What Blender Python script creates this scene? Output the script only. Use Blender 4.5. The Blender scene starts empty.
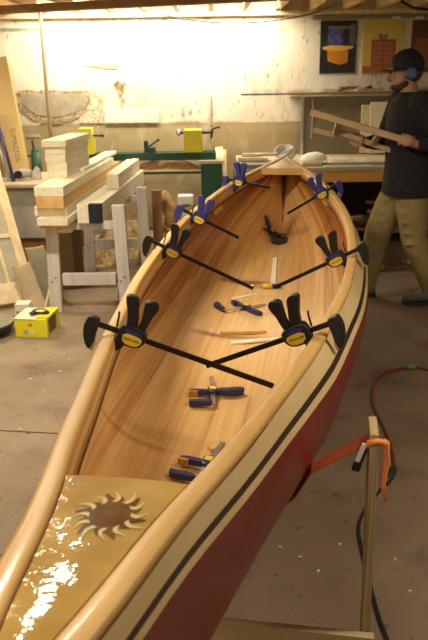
import bpy, bmesh, math, random
from mathutils import Vector, Matrix, Euler, noise
random.seed(7)
sc = bpy.context.scene
COL = sc.collection
PI = math.pi
# ------------------------------------------------------------------ camera
EYE = Vector((0, 0, 1.6)); FPX = 700.0; PITCH = math.radians(19.3); ROLL = math.radians(0.8)
cd = bpy.data.cameras.new('camera'); cam = bpy.data.objects.new('camera', cd); COL.objects.link(cam)
cd.sensor_fit = 'VERTICAL'; cd.sensor_height = 24; cd.lens = FPX / 640 * 24
cd.clip_start = 0.02
cam.matrix_world = Matrix.Translation(EYE) @ Matrix.Rotation(PI/2 - PITCH, 4, 'X') @ Matrix.Rotation(-ROLL, 4, 'Z')
cd.dof.use_dof = True; cd.dof.focus_distance = 2.3; cd.dof.aperture_fstop = 5.0
sc.camera = cam
# ------------------------------------------------------------------ world, lights, exposure
w = bpy.data.worlds.new('world'); sc.world = w; w.use_nodes = True
w.node_tree.nodes['Background'].inputs[0].default_value = (1.0, 0.86, 0.66, 1)
w.node_tree.nodes['Background'].inputs[1].default_value = 0.30
def area(name, loc, sx, sy, power, col, rot=(0, 0, 0)):
    l = bpy.data.lights.new(name, 'AREA'); l.shape = 'RECTANGLE'; l.size = sx; l.size_y = sy
    l.energy = power; l.color = col
    o = bpy.data.objects.new(name, l); COL.objects.link(o); o.location = loc; o.rotation_euler = rot
    return o
WARM = (1.0, 0.89, 0.70)
area('light_over_wall', (-0.55, 7.0, 2.24), 2.4, 0.2, 92, (1.0, 0.94, 0.80), (math.radians(22), 0, 0))
area('light_left', (-2.1, 5.2, 2.28), 1.2, 0.16, 46, WARM)
area('light_middle', (-0.86, 3.22, 2.30), 0.45, 0.14, 44, WARM)
area('fill_right', (1.45, 1.5, 2.3), 1.2, 0.16, 28, WARM)  # added fill lamp, lifts the floor and hull side on the right
area('fill_near', (-1.0, 0.2, 2.3), 1.2, 0.16, 22, WARM)  # added fill lamp, out of view, brightens the near end
sc.view_settings.view_transform = 'Standard'; sc.view_settings.look = 'None'
sc.view_settings.gamma = 1; sc.view_settings.use_curve_mapping = False
sc.view_settings.exposure = 0.25

# ------------------------------------------------------------------ measuring helpers (points of the place found at a known depth or height)
def _ray(px, py):
    u = (px-214)/FPX; v = (320-py)/FPX
    c, s = math.cos(ROLL), math.sin(ROLL)
    u, v = u*c + v*s, -u*s + v*c
    c, s = math.cos(PITCH), math.sin(PITCH)
    return Vector((u, c+v*s, -s+v*c))
def AY(px, py, y):
    r = _ray(px, py); return EYE + r*(y/r.y)
def AZ(px, py, z):
    r = _ray(px, py); return EYE + r*((z-EYE.z)/r.z)

# ------------------------------------------------------------------ materials
def mat(name, col, rough=0.6, col2=None, scale=8.0, stretch=(1, 1, 1), detail=4, bump=0.0, bscale=None, spec=0.5, coat=0.0, metal=0.0,
        coords='Object', ramp=(0.35, 0.65), emit=None, spots=None):
    m = bpy.data.materials.new(name); m.use_nodes = True
    nt = m.node_tree; N = nt.nodes; Lk = nt.links; b = N['Principled BSDF']
    b.inputs['Base Color'].default_value = (*col, 1); b.inputs['Roughness'].default_value = rough
    b.inputs['Metallic'].default_value = metal; b.inputs['Specular IOR Level'].default_value = spec
    b.inputs['Coat Weight'].default_value = coat; b.inputs['Coat Roughness'].default_value = 0.12
    tc = N.new('ShaderNodeTexCoord'); mp = N.new('ShaderNodeMapping'); mp.inputs['Scale'].default_value = stretch
    Lk.new(tc.outputs[coords], mp.inputs[0])
    if col2 is not None:
        n = N.new('ShaderNodeTexNoise'); n.inputs['Scale'].default_value = scale; n.inputs['Detail'].default_value = detail
        Lk.new(mp.outputs[0], n.inputs['Vector'])
        r = N.new('ShaderNodeValToRGB'); r.color_ramp.elements[0].position = ramp[0]; r.color_ramp.elements[1].position = ramp[1]
        r.color_ramp.elements[0].color = (*col, 1); r.color_ramp.elements[1].color = (*col2, 1)
        Lk.new(n.outputs['Fac'], r.inputs[0]); out = r.outputs[0]
        if spots:
            sc_, lo, hi, scol = spots
            n2 = N.new('ShaderNodeTexNoise'); n2.inputs['Scale'].default_value = sc_; n2.inputs['Detail'].default_value = 6
            Lk.new(tc.outputs[coords], n2.inputs['Vector'])
            r2 = N.new('ShaderNodeValToRGB'); r2.color_ramp.elements[0].position = lo; r2.color_ramp.elements[1].position = hi
            r2.color_ramp.elements[0].color = (0, 0, 0, 1); r2.color_ramp.elements[1].color = (1, 1, 1, 1)
            Lk.new(n2.outputs['Fac'], r2.inputs[0])
            mx = N.new('ShaderNodeMix'); mx.data_type = 'RGBA'; mx.inputs[7].default_value = (*scol, 1)
            Lk.new(r2.outputs[0], mx.inputs[0]); Lk.new(out, mx.inputs[6]); out = mx.outputs[2]
        Lk.new(out, b.inputs['Base Color'])
    if bump:
        nb = N.new('ShaderNodeTexNoise'); nb.inputs['Scale'].default_value = bscale or scale*2; nb.inputs['Detail'].default_value = 4
        Lk.new(mp.outputs[0], nb.inputs['Vector'])
        bp = N.new('ShaderNodeBump'); bp.inputs['Strength'].default_value = bump; bp.inputs['Distance'].default_value = 0.01
        Lk.new(nb.outputs['Fac'], bp.inputs['Height']); Lk.new(bp.outputs[0], b.inputs['Normal'])
    if emit:
        b.inputs['Emission Color'].default_value = (*emit[:3], 1); b.inputs['Emission Strength'].default_value = emit[3]
    return m

def wood(name, c1, c2, rough=0.55, s=(1, 1, 1), scale=14, coat=0.0, bump=0.05):
    return mat(name, c1, rough, c2, scale, s, 5, bump, coat=coat)
ALX, ALY, ALZ = (0.12, 1.6, 1.6), (1.6, 0.12, 1.6), (1.6, 1.6, 0.12)

M = {}
M['pine'] = wood('pine', (0.82, 0.70, 0.45), (0.66, 0.52, 0.28), 0.6, ALY)
M['pine_pale'] = wood('pine_pale', (0.95, 0.88, 0.66), (0.82, 0.72, 0.48), 0.6, ALY, 22)
M['pine_orange'] = wood('pine_orange', (0.70, 0.40, 0.12), (0.80, 0.52, 0.20), 0.6, ALY)
M['pine_v'] = wood('pine_upright', (0.80, 0.66, 0.40), (0.66, 0.50, 0.26), 0.6, ALZ)
M['ply'] = wood('plywood', (0.50, 0.36, 0.17), (0.60, 0.46, 0.24), 0.6, ALX)
M['ply_edge'] = mat('plywood_edge', (0.52, 0.38, 0.18), 0.7, (0.28, 0.18, 0.08), 60, (3, 3, 0.02), 2)
M['grey_wood'] = mat('weathered_board', (0.74, 0.71, 0.64), 0.7, (0.58, 0.54, 0.46), 10, ALZ, 5, 0.1)
M['brown_wood'] = wood('brown_wood', (0.22, 0.11, 0.04), (0.30, 0.16, 0.06), 0.7, ALX)
M['brown_v'] = wood('brown_upright', (0.26, 0.13, 0.05), (0.34, 0.18, 0.07), 0.7, ALZ)
M['joist'] = wood('joist_wood', (0.62, 0.42, 0.18), (0.72, 0.52, 0.26), 0.7, ALY)
M['bench_wood'] = wood('bench_wood', (0.70, 0.33, 0.06), (0.80, 0.43, 0.10), 0.5, ALX)
M['bench_top'] = mat('bench_top', (0.62, 0.50, 0.32), 0.6, (0.48, 0.38, 0.24), 6, (1, 1, 1), 5)
M['black'] = mat('black_plastic', (0.012, 0.012, 0.014), 0.38)
M['navy'] = mat('navy_plastic', (0.02, 0.025, 0.10), 0.4)
M['blue'] = mat('blue_plastic', (0.03, 0.035, 0.20), 0.4)
M['yellow'] = mat('yellow_label', (0.80, 0.58, 0.03), 0.5)
M['bar_steel'] = mat('blackened_steel', (0.02, 0.018, 0.017), 0.35, metal=0.5)
M['steel'] = mat('bright_steel', (0.62, 0.60, 0.56), 0.3, metal=0.9)
M['pad'] = mat('orange_pad', (0.50, 0.26, 0.04), 0.6)
M['green'] = mat('green_enamel', (0.008, 0.060, 0.028), 0.5, (0.02, 0.085, 0.045), 6, (1, 1, 1), 4)
M['green_light'] = mat('green_roller_paint', (0.05, 0.16, 0.09), 0.45)
M['yellow_metal'] = mat('yellow_enamel', (0.72, 0.66, 0.03), 0.5)
M['dark_metal'] = mat('dark_metal', (0.05, 0.05, 0.05), 0.5, metal=0.3)
M['shav'] = mat('wood_shavings', (0.86, 0.66, 0.34), 0.9, (0.50, 0.32, 0.13), 40, (1, 1, 1), 5, 0.8, 60)
M['rubble'] = mat('offcuts', (0.30, 0.20, 0.11), 0.9, (0.10, 0.07, 0.05), 12, (1, 1, 1), 5, 0.8, 30)
M['skin'] = mat('skin', (0.50, 0.27, 0.16), 0.55, (0.42, 0.21, 0.13), 14)
M['sweater'] = mat('black_sweater', (0.012, 0.010, 0.012), 0.95, (0.020, 0.017, 0.019), 30, (1, 1, 1), 4, 0.4, 14)
M['khaki'] = mat('khaki_cloth', (0.27, 0.20, 0.075), 0.9, (0.33, 0.25, 0.10), 12, (1, 1, 1), 4, 0.5, 9)
M['cap'] = mat('black_cap_cloth', (0.010, 0.010, 0.012), 0.8)
M['muff'] = mat('blue_earmuff', (0.06, 0.10, 0.22), 0.35)
M['hair'] = mat('dark_beard', (0.05, 0.03, 0.02), 0.9, (0.09, 0.055, 0.035), 60, (1, 1, 1), 3, 0.6, 90)
M['shoe'] = mat('grey_shoe', (0.14, 0.13, 0.12), 0.7, (0.08, 0.075, 0.07), 20)
M['white'] = mat('white_plastic', (0.80, 0.78, 0.70), 0.5)
M['white_cloth'] = mat('white_cloth', (0.86, 0.82, 0.70), 0.85, (0.76, 0.70, 0.56), 8)
M['card'] = mat('cardboard_yellow', (0.62, 0.46, 0.18), 0.8, (0.56, 0.40, 0.15), 5)
M['card_brown'] = mat('cardboard_brown', (0.24, 0.15, 0.07), 0.85, (0.20, 0.12, 0.06), 6)
M['box_yellow'] = mat('box_yellow', (0.88, 0.80, 0.02), 0.45)
M['orange_strap'] = mat('orange_webbing', (0.42, 0.065, 0.015), 0.7, (0.50, 0.09, 0.02), 60, (1, 1, 1), 2, 0.3, 160)
M['rope_orange'] = mat('orange_frayed_tape', (0.85, 0.28, 0.07), 0.7)
M['cord'] = mat('red_cord', (0.22, 0.035, 0.012), 0.5)
M['cord_black'] = mat('black_cord', (0.012, 0.014, 0.014), 0.5)
M['plug'] = mat('dark_green_plug', (0.02, 0.035, 0.03), 0.5)
M['tag'] = mat('green_tag', (0.10, 0.30, 0.03), 0.6)
M['grit'] = mat('sanding_felt', (0.24, 0.23, 0.16), 0.9, (0.30, 0.27, 0.18), 20, (1, 1, 1), 5)
M['grey_box'] = mat('dusty_grey_panel', (0.36, 0.34, 0.30), 0.8, (0.50, 0.46, 0.38), 9, (1, 1, 1), 6)
M['panel'] = mat('grey_green_panel', (0.185, 0.155, 0.085), 0.35, (0.21, 0.175, 0.10), 2)
M['plaster'] = mat('bare_cement_patch', (0.36, 0.30, 0.19), 0.95, (0.46, 0.40, 0.27), 12, (1, 1, 1), 6, 0.6, 26)
M['rim'] = mat('brown_patch_edge', (0.26, 0.17, 0.07), 0.95, (0.60, 0.48, 0.28), 40, (1, 1, 1), 6, 0.8, 60)
M['brickpatch'] = mat('crumbling_plaster', (0.80, 0.70, 0.50), 0.95, (0.50, 0.36, 0.18), 34, (1, 1, 1), 6, 1.0, 40, ramp=(0.42, 0.62))
M['glass'] = mat('dusty_glass', (0.40, 0.37, 0.28), 0.25, (0.46, 0.42, 0.31), 6)
M['dark_void'] = mat('bench_shade', (0.03, 0.025, 0.02), 0.9)

# floor: stained concrete, sawdust and painted brighter light towards the left wall
def floor_mat():
    m = mat('stained_concrete', (0.190, 0.128, 0.076), 0.75, (0.27, 0.19, 0.115), 1.7, (1, 1, 1), 8, 0.25, 40, spots=(3.6, 0.54, 0.72, (0.12, 0.085, 0.055)))
    nt = m.node_tree; N = nt.nodes; L = nt.links; b = N['Principled BSDF']
    src = b.inputs['Base Color'].links[0].from_socket
    tc = N.new('ShaderNodeTexCoord')
    def spots(scale, lo, hi, col, prev, mask=None):
        n = N.new('ShaderNodeTexNoise'); n.inputs['Scale'].default_value = scale; n.inputs['Detail'].default_value = 5
        n.inputs['Roughness'].default_value = 0.65
        L.new(tc.outputs['Object'], n.inputs['Vector'])
        r = N.new('ShaderNodeValToRGB'); r.color_ramp.elements[0].position = lo; r.color_ramp.elements[1].position = hi
        r.color_ramp.elements[0].color = (0, 0, 0, 1); r.color_ramp.elements[1].color = (1, 1, 1, 1)
        L.new(n.outputs['Fac'], r.inputs[0]); f = r.outputs[0]
        if mask is not None:
            mu = N.new('ShaderNodeMath'); mu.operation = 'MULTIPLY'; L.new(f, mu.inputs[0]); L.new(mask, mu.inputs[1]); f = mu.outputs[0]
        mx = N.new('ShaderNodeMix'); mx.data_type = 'RGBA'; mx.inputs[7].default_value = (*col, 1)
        L.new(f, mx.inputs[0]); L.new(prev, mx.inputs[6]); return mx.outputs[2]
    # left side (x < 0): sawdust, plus brighter light put into the colour
    sx = N.new('ShaderNodeSeparateXYZ'); L.new(tc.outputs['Object'], sx.inputs[0])
    mr = N.new('ShaderNodeMapRange'); mr.inputs[1].default_value = 0.25; mr.inputs[2].default_value = -0.5; L.new(sx.outputs[0], mr.inputs[0])
    mk = mr.outputs[0]
    a = spots(2.2, 0.30, 0.75, (0.43, 0.325, 0.195), src, mk)
    a = spots(1.1, 0.52, 0.62, (0.24, 0.175, 0.11), a, mk)
    a = spots(22, 0.62, 0.70, (0.06, 0.042, 0.03), a)
    a = spots(55, 0.69, 0.74, (0.66, 0.52, 0.34), a)
    L.new(a, b.inputs['Base Color'])
    return m
M['floor'] = floor_mat()

def wall_mat():
    m = bpy.data.materials.new('painted_basement_wall'); m.use_nodes = True
    nt = m.node_tree; N = nt.nodes; L = nt.links; b = N['Principled BSDF']; b.inputs['Roughness'].default_value = 0.85
    tc = N.new('ShaderNodeTexCoord')
    def nz(scale, stretch, det=6):
        mp = N.new('ShaderNodeMapping'); mp.inputs['Scale'].default_value = stretch; L.new(tc.outputs['Object'], mp.inputs[0])
        n = N.new('ShaderNodeTexNoise'); n.inputs['Scale'].default_value = scale; n.inputs['Detail'].default_value = det; n.inputs['Roughness'].default_value = 0.65
        L.new(mp.outputs[0], n.inputs['Vector']); return n.outputs['Fac']
    def ramp(f, lo, hi):
        r = N.new('ShaderNodeMapRange'); r.inputs[1].default_value = lo; r.inputs[2].default_value = hi; L.new(f, r.inputs[0]); return r.outputs[0]
    def mul(a, c):
        x = N.new('ShaderNodeMath'); x.operation = 'MULTIPLY'; L.new(a, x.inputs[0])
        if isinstance(c, float): x.inputs[1].default_value = c
        else: L.new(c, x.inputs[1])
        return x.outputs[0]
    def mix(f, a, c):
        x = N.new('ShaderNodeMix'); x.data_type = 'RGBA'; L.new(f, x.inputs[0])
        for v, i in ((a, 6), (c, 7)):
            if isinstance(v, tuple): x.inputs[i].default_value = (*v, 1)
            else: L.new(v, x.inputs[i])
        return x.outputs[2]
    sx = N.new('ShaderNodeSeparateXYZ'); L.new(tc.outputs['Object'], sx.inputs[0]); Z = sx.outputs[2]
    wob = N.new('ShaderNodeMath'); wob.operation = 'MULTIPLY_ADD'; L.new(nz(7, (1, 1, 1)), wob.inputs[0]); wob.inputs[1].default_value = -0.03; L.new(Z, wob.inputs[2])
    Zw = wob.outputs[0]
    white = mix(ramp(nz(2.2, (1, 1, 0.6)), 0.4, 0.75), (0.82, 0.76, 0.60), (0.70, 0.60, 0.40))
    white = mix(mul(ramp(nz(5, (1.6, 1, 0.22)), 0.56, 0.68), 0.7), white, (0.34, 0.25, 0.13))
    white = mix(mul(ramp(nz(26, (1, 1, 0.35)), 0.60, 0.68), 0.8), white, (0.20, 0.15, 0.10))
    low = mix(ramp(nz(2.6, (1, 1, 1)), 0.35, 0.68), (0.50, 0.39, 0.20), (0.38, 0.28, 0.13))
    low = mix(mul(ramp(nz(5, (1, 1, 0.4)), 0.56, 0.66), 0.6), low, (0.66, 0.58, 0.40))
    col = mix(ramp(Zw, 1.128, 1.122), white, low)
    # brown efflorescence line along the step in the wall
    b1 = mul(ramp(Zw, 1.085, 1.125), ramp(Zw, 1.155, 1.125))
    col = mix(mul(b1, ramp(nz(3.3, (1, 1, 1)), 0.45, 0.62)), col, (0.36, 0.22, 0.09))
    # a fainter one at the height of the shelf rods
    b2 = mul(ramp(Zw, 1.33, 1.40), ramp(Zw, 1.45, 1.42))
    xr = ramp(sx.outputs[0], 0.2, 0.9)
    col = mix(mul(mul(b2, xr), ramp(nz(5, (1, 1, 1)), 0.40, 0.6)), col, (0.42, 0.27, 0.11))
    L.new(col, b.inputs['Base Color'])
    bp = N.new('ShaderNodeBump'); bp.inputs['Strength'].default_value = 0.35; bp.inputs['Distance'].default_value = 0.01
    L.new(nz(12, (1, 1, 1)), bp.inputs['Height']); L.new(bp.outputs[0], b.inputs['Normal'])
    return m
M['wall'] = wall_mat()

# ------------------------------------------------------------------ mesh builder
class MB:
    def __init__(s): s.v = []; s.f = []; s.m = []; s.uv = {}
    def add(s, vs, fs, mi=0, mtx=None):
        n = len(s.v)
        for p in vs:
            p = Vector(p); s.v.append(mtx @ p if mtx else p)
        for f in fs: s.f.append(tuple(n+i for i in f)); s.m.append(mi)
        return s
    def box(s, lo, hi, mi=0, mtx=None):
        x0, y0, z0 = lo; x1, y1, z1 = hi
        vs = [(x0,y0,z0),(x1,y0,z0),(x1,y1,z0),(x0,y1,z0),(x0,y0,z1),(x1,y0,z1),(x1,y1,z1),(x0,y1,z1)]
        return s.add(vs, [(0,3,2,1),(4,5,6,7),(0,1,5,4),(1,2,6,5),(2,3,7,6),(3,0,4,7)], mi, mtx)
    def cbox(s, c, d, mi=0, mtx=None):
        return s.box([c[i]-d[i]/2 for i in range(3)], [c[i]+d[i]/2 for i in range(3)], mi, mtx)
    def beam(s, a, b, w, h, up=(0, 0, 1), mi=0):
        a, b = Vector(a), Vector(b); d = (b-a); L = d.length; d.normalize()
        sd = d.cross(Vector(up)).normalized(); u = sd.cross(d).normalized()
        vs = []
        for t in (a, b):
            for i, j in ((-1,-1),(1,-1),(1,1),(-1,1)): vs.append(t + sd*(w/2*i) + u*(h/2*j))
        return s.add(vs, [(0,1,2,3)[::-1],(4,5,6,7),(0,1,5,4),(1,2,6,5),(2,3,7,6),(3,0,4,7)], mi)
    def prism(s, poly, d, mi=0, mtx=None):       # poly in xz (y = 0..d)
        n = len(poly)
        vs = [(x, 0, z) for x, z in poly] + [(x, d, z) for x, z in poly]
        fs = [tuple(range(n)), tuple(range(2*n-1, n-1, -1))] + [(i, n+i, n+(i+1) % n, (i+1) % n) for i in range(n)]
        return s.add(vs, fs, mi, mtx)
    def tube(s, pts, r, n=10, mi=0, cap=True, flat=1.0):
        pts = [Vector(p) for p in pts]; rs = r if isinstance(r, (list, tuple)) else [r]*len(pts)
        base = len(s.v); up = None
        for i, p in enumerate(pts):
            d = (pts[min(i+1, len(pts)-1)] - pts[max(i-1, 0)]).normalized()
            if up is None:
                up = Vector((0, 0, 1)) if abs(d.z) < 0.9 else Vector((0, 1, 0))
            sd = d.cross(up).normalized(); up = sd.cross(d).normalized()
            for k in range(n):
                a = 2*PI*k/n
                s.v.append(p + sd*(math.cos(a)*rs[i]) + up*(math.sin(a)*rs[i]*flat))
        for i in range(len(pts)-1):
            for k in range(n):
                s.f.append((base+i*n+k, base+i*n+(k+1) % n, base+(i+1)*n+(k+1) % n, base+(i+1)*n+k)); s.m.append(mi)
        if cap:
            s.f.append(tuple(base+k for k in range(n))[::-1]); s.m.append(mi)
            e = base+(len(pts)-1)*n; s.f.append(tuple(e+k for k in range(n))); s.m.append(mi)
        return s
    def lathe(s, prof, n=20, mi=0, mtx=None):    # prof [(r, z)]
        base = []; vs = []; fs = []
        for r, z in prof:
            for k in range(n): vs.append((r*math.cos(2*PI*k/n), r*math.sin(2*PI*k/n), z))
        for i in range(len(prof)-1):
            for k in range(n): fs.append((i*n+k, i*n+(k+1) % n, (i+1)*n+(k+1) % n, (i+1)*n+k))
        fs.append(tuple(range(n))[::-1]); e = (len(prof)-1)*n; fs.append(tuple(range(e, e+n)))
        return s.add(vs, fs, mi, mtx)
    def ball(s, c, r, mi=0, n=14, mtx=None):
        r = r if isinstance(r, (list, tuple)) else (r, r, r)
        vs = [(0, 0, -1)]; fs = []
        h = n//2
        for i in range(1, h):
            t = -PI/2 + PI*i/h
            for k in range(n): vs.append((math.cos(t)*math.cos(2*PI*k/n), math.cos(t)*math.sin(2*PI*k/n), math.sin(t)))
        vs.append((0, 0, 1))
        for k in range(n): fs.append((0, 1+(k+1) % n, 1+k))
        for i in range(h-2):
            for k in range(n): fs.append((1+i*n+k, 1+i*n+(k+1) % n, 1+(i+1)*n+(k+1) % n, 1+(i+1)*n+k))
        e = 1+(h-2)*n
        for k in range(n): fs.append((e+k, e+(k+1) % n, len(vs)-1))
        X = Matrix.Translation(Vector(c)) @ Matrix.Diagonal((*r, 1))
        return s.add(vs, fs, mi, (X if mtx is None else Matrix.Translation(Vector(c)) @ mtx @ Matrix.Diagonal((*r, 1))))
    def loft(s, rings, mi=0, closed=True, cap=True):
        base = len(s.v); n = len(rings[0])
        for r in rings:
            for p in r: s.v.append(Vector(p))
        for i in range(len(rings)-1):
            for k in range(n if closed else n-1):
                s.f.append((base+i*n+k, base+i*n+(k+1) % n, base+(i+1)*n+(k+1) % n, base+(i+1)*n+k)); s.m.append(mi)
        if cap and closed:
            s.f.append(tuple(base+k for k in range(n))[::-1]); s.m.append(mi)
            e = base+(len(rings)-1)*n; s.f.append(tuple(e+k for k in range(n))); s.m.append(mi)
        return s
    def build(s, name, mats, parent=None, world=True, smooth=False, bevel=0.0, fix=True):
        me = bpy.data.meshes.new(name); me.from_pydata([tuple(p) for p in s.v], [], s.f)
        for m in (mats if isinstance(mats, (list, tuple)) else [mats]): me.materials.append(m)
        me.polygons.foreach_set('material_index', s.m)
        if fix:
            bm = bmesh.new(); bm.from_mesh(me); bmesh.ops.recalc_face_normals(bm, faces=bm.faces); bm.to_mesh(me); bm.free()
        me.polygons.foreach_set('use_smooth', [smooth]*len(me.polygons))
        o = bpy.data.objects.new(name, me); COL.objects.link(o)
        if parent is not None:
            o.parent = parent
            if world: o.matrix_parent_inverse = WM(parent).inverted()
        if bevel:
            b = o.modifiers.new('bevel', 'BEVEL'); b.width = bevel; b.segments = 2; b.limit_method = 'ANGLE'
        return o
def WM(o):
    m = Matrix.LocRotScale(o.location, o.rotation_euler, o.scale)
    if o.parent: m = WM(o.parent) @ o.matrix_parent_inverse @ m
    return m
def tag(o, label, cat, group=None, kind=None):
    o['label'] = label; o['category'] = cat
    if group: o['group'] = group
    if kind: o['kind'] = kind
    return o
def thing(name, label, cat, loc=(0, 0, 0), rot=(0, 0, 0), group=None):
    o = bpy.data.objects.new(name, None); COL.objects.link(o); o.empty_display_size = 0.1
    o.location = loc; o.rotation_euler = rot
    return tag(o, label, cat, group)
def struct(o):
    o['kind'] = 'structure'; return o
def copy_tree(o, parent=None):
    c = o.copy(); COL.objects.link(c); c.parent = parent
    for ch in [x for x in o.children]: copy_tree(ch, c)
    return c
def recenter(o):
    """move a lone mesh's origin to the middle of its underside"""
    me = o.data; xs = [v.co for v in me.vertices]
    c = Vector(((min(p.x for p in xs)+max(p.x for p in xs))/2, (min(p.y for p in xs)+max(p.y for p in xs))/2, min(p.z for p in xs)))
    me.transform(Matrix.Translation(-c)); o.location = c; return o
def one(mb, name, mats, label, cat, group=None, kind=None, **k):
    return recenter(tag(mb.build(name, mats, **k), label, cat, group, kind))
def text_mesh(body, size, depth=0.0006):
    cu = bpy.data.curves.new('lettering', 'FONT'); cu.body = body; cu.size = size; cu.extrude = depth; cu.align_x = 'CENTER'; cu.align_y = 'CENTER'
    o = bpy.data.objects.new('lettering', cu); COL.objects.link(o)
    dg = bpy.context.evaluated_depsgraph_get(); me = bpy.data.meshes.new_from_object(o.evaluated_get(dg))
    bpy.data.objects.remove(o); return me
def text(name, body, size, material, mtx, parent=None, world=True):
    me = text_mesh(body, size); me.materials.clear(); me.materials.append(material); me.transform(mtx)
    o = bpy.data.objects.new(name, me); COL.objects.link(o)
    if parent is not None:
        o.parent = parent
        if world: o.matrix_parent_inverse = WM(parent).inverted()
    return o

# ================================================================== THE SETTING
YW = 7.4
struct(MB().box((-3.2, -2.0, -0.1), (3.4, YW+0.2, 0)).build('floor', M['floor']))
struct(MB().box((-3.2, YW, 0), (3.4, YW+0.2, 2.45)).build('wall_back', M['wall']))
struct(MB().box((-3.4, -2.0, -0.1), (-3.2, YW+0.2, 2.45)).build('wall_left', M['wall']))
struct(MB().box((3.4, -2.0, -0.1), (3.6, YW+0.2, 2.45)).build('wall_right', M['wall']))
struct(MB().box((-3.4, -2.0, 2.45), (3.6, YW+0.2, 2.55)).build('ceiling', M['brown_wood']))
# sill plate on top of the far wall and the joists resting on it
struct(MB().box((-3.2, YW-0.10, 2.135), (3.4, YW-0.002, 2.175)).build('trim_sill_plate', M['pine']))
jx = AY(8, 20, 7.2).x; step = (AY(177, 9, 7.2).x - jx)/5
for i in range(-4, 15):
    x = jx + i*step
    if -3.1 < x < 3.3:
        struct(MB().box((x-0.022, 4.4, 2.18), (x+0.022, YW-0.005, 2.449)).build('ceiling_joist', M['joist']))
        if i < 14:
            struct(MB().box((x+0.023, YW-0.06, 2.178), (x+step-0.023, YW-0.02, 2.30)).build('joist_blocking', M['pine']))
# long brown beam crossing under the joists, closer on the right
p0 = AY(0, 15, 6.35); p1 = AY(214, 2.5, 5.72)
d = (p1-p0); a = p0 - d*0.7; b = p0 + d*2.2
zb = (p0.z+p1.z)/2
B = MB(); B.beam((a.x, a.y, zb+0.03), (b.x, b.y, zb+0.03), 0.09, 0.06)
struct(B.build('ceiling_beam', M['brown_wood'], bevel=0.004))
# saw-cut joint across the left of the floor
ja, jb = AZ(-12, 430, 0.001), AZ(70, 434, 0.001)
struct(MB().beam(ja, jb, 0.006, 0.002).build('floor_joint', mat('joint_dirt', (0.05, 0.035, 0.02), 0.9)))
# wall features
def wall_poly(name, pts, depth, m, y0=YW, label=None, cat=None, rough=0.0, out=0.0):
    B = MB(); P = []
    for px, py in pts:
        p = AY(px, py, y0-0.01); P.append((p.x, p.z))
    B.prism(P, depth, 0, Matrix.Translation((0, y0-depth-out, 0)))
    o = B.build(name, m, bevel=0.0)
    return o
def blob(cx, cy, rx, ry, n=36, j=0.08, top=None, seed=1):
    r = random.Random(seed); out = []
    for k in range(n):
        a = 2*PI*k/n; q = 1 + r.uniform(-j, j)
        x = cx+rx*math.cos(a)*q; y = cy+ry*math.sin(a)*q
        if top is not None: y = max(y, top + r.uniform(-0.8, 0.8))
        out.append((x, y))
    return out
struct(wall_poly('wall_cement_patch_rim', blob(54, 97, 37.5, 26, n=60, j=0.07, top=90.5, seed=3), 0.012, M['rim']))
struct(wall_poly('wall_cement_patch', blob(54, 97, 33, 20, j=0.03, top=94, seed=4), 0.016, M['plaster']))
struct(wall_poly('wall_crumbled_patch', [(80,92),(86,90),(95,91),(97,94),(103,97),(103,123),(80,123),(78,116),(82,106),(79,100)], 0.010, M['brickpatch']))
struct(wall_poly('wall_gash', [(83,66),(92,64.2),(105,63.5),(116,64),(119,67),(115,69),(105,69),(95,67.5)], 0.008, M['plaster']))
struct(wall_poly('wall_pale_board', [(105,110.5),(159,110),(159,122.5),(105,123)], 0.02, M['white_cloth']))
struct(wall_poly('wall_drip_stain', [(115,82),(118,80),(122,82),(124,90),(120,98),(117,90)], 0.006, M['rim']))
struct(wall_poly('wall_green_stripe', [(0,28),(48,27.5),(48,31),(0,31.5)], 0.006, mat('faded_green_paint', (0.22, 0.30, 0.17), 0.8, (0.42, 0.44, 0.30), 20)))
struct(wall_poly('wall_rust_streak', [(210.5,96),(212.5,96),(213,120),(214,150),(209.5,150),(210,120)], 0.004, M['rim']))
for nm, px in (('pipe_stub', 114), ('pipe_stub', 123)):
    p = AY(px, 81, YW-0.03)
    B = MB(); B.tube([(p.x, YW, p.z), (p.x, YW-0.05, p.z)], 0.022, 12)
    one(B, nm, M['white_cloth'], 'short white pipe stub on the wall, %s one over the brown drip' % ('left' if px == 114 else 'right'), 'pipe')
# green metal strip above the posters, white cable, conduit on the wall
q0 = AY(313, 17.5, 7.36); q1 = AY(436, 17, 7.36)
B = MB(); B.box((q0.x, 7.34, q0.z-0.016), (q1.x, 7.39, q0.z+0.014), 0)
for px in (398, 421):
    c = AY(px, 17.5, 7.33); B.box((c.x-0.05, 7.335, c.z-0.016), (c.x+0.03, 7.3395, c.z+0.010), 1)
one(B, 'wall_strip', [mat('grey_green_rail', (0.22, 0.23, 0.14), 0.5), M['white']], 'narrow grey green rail on the wall above the two posters', 'rail')
def cable(name, pts, r, m, label, cat='cable', n=6, **k):
    # smooth curve through points
    P = [Vector(p) for p in pts]; out = []
    for i in range(len(P)-1):
        p0, p1, p2, p3 = P[max(i-1, 0)], P[i], P[i+1], P[min(i+2, len(P)-1)]
        for t in [j/8 for j in range(8)]:
            out.append(0.5*((2*p1)+(-p0+p2)*t+(2*p0-5*p1+4*p2-p3)*t*t+(-p0+3*p1-3*p2+p3)*t**3))
    out.append(P[-1])
    return one(MB().tube(out, r, n), name, m, label, cat, smooth=True, **k)
cable('ceiling_cable', [AY(150,12,7.0), AY(190,20,7.1), AY(230,23,7.1), AY(270,21,7.0), AY(310,14,6.8), AY(335,4,6.6), AY(345,-6,6.4)], 0.007, M['cord_black'], 'thin dark cable sagging across the top of the back wall')
cable('ceiling_cable', [AY(395,-4,6.6), AY(408,5,6.8), AY(420,9,6.9), AY(440,10,6.9)], 0.012, M['cord_black'], 'thick black cable drooping at the right end of the joists')

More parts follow.
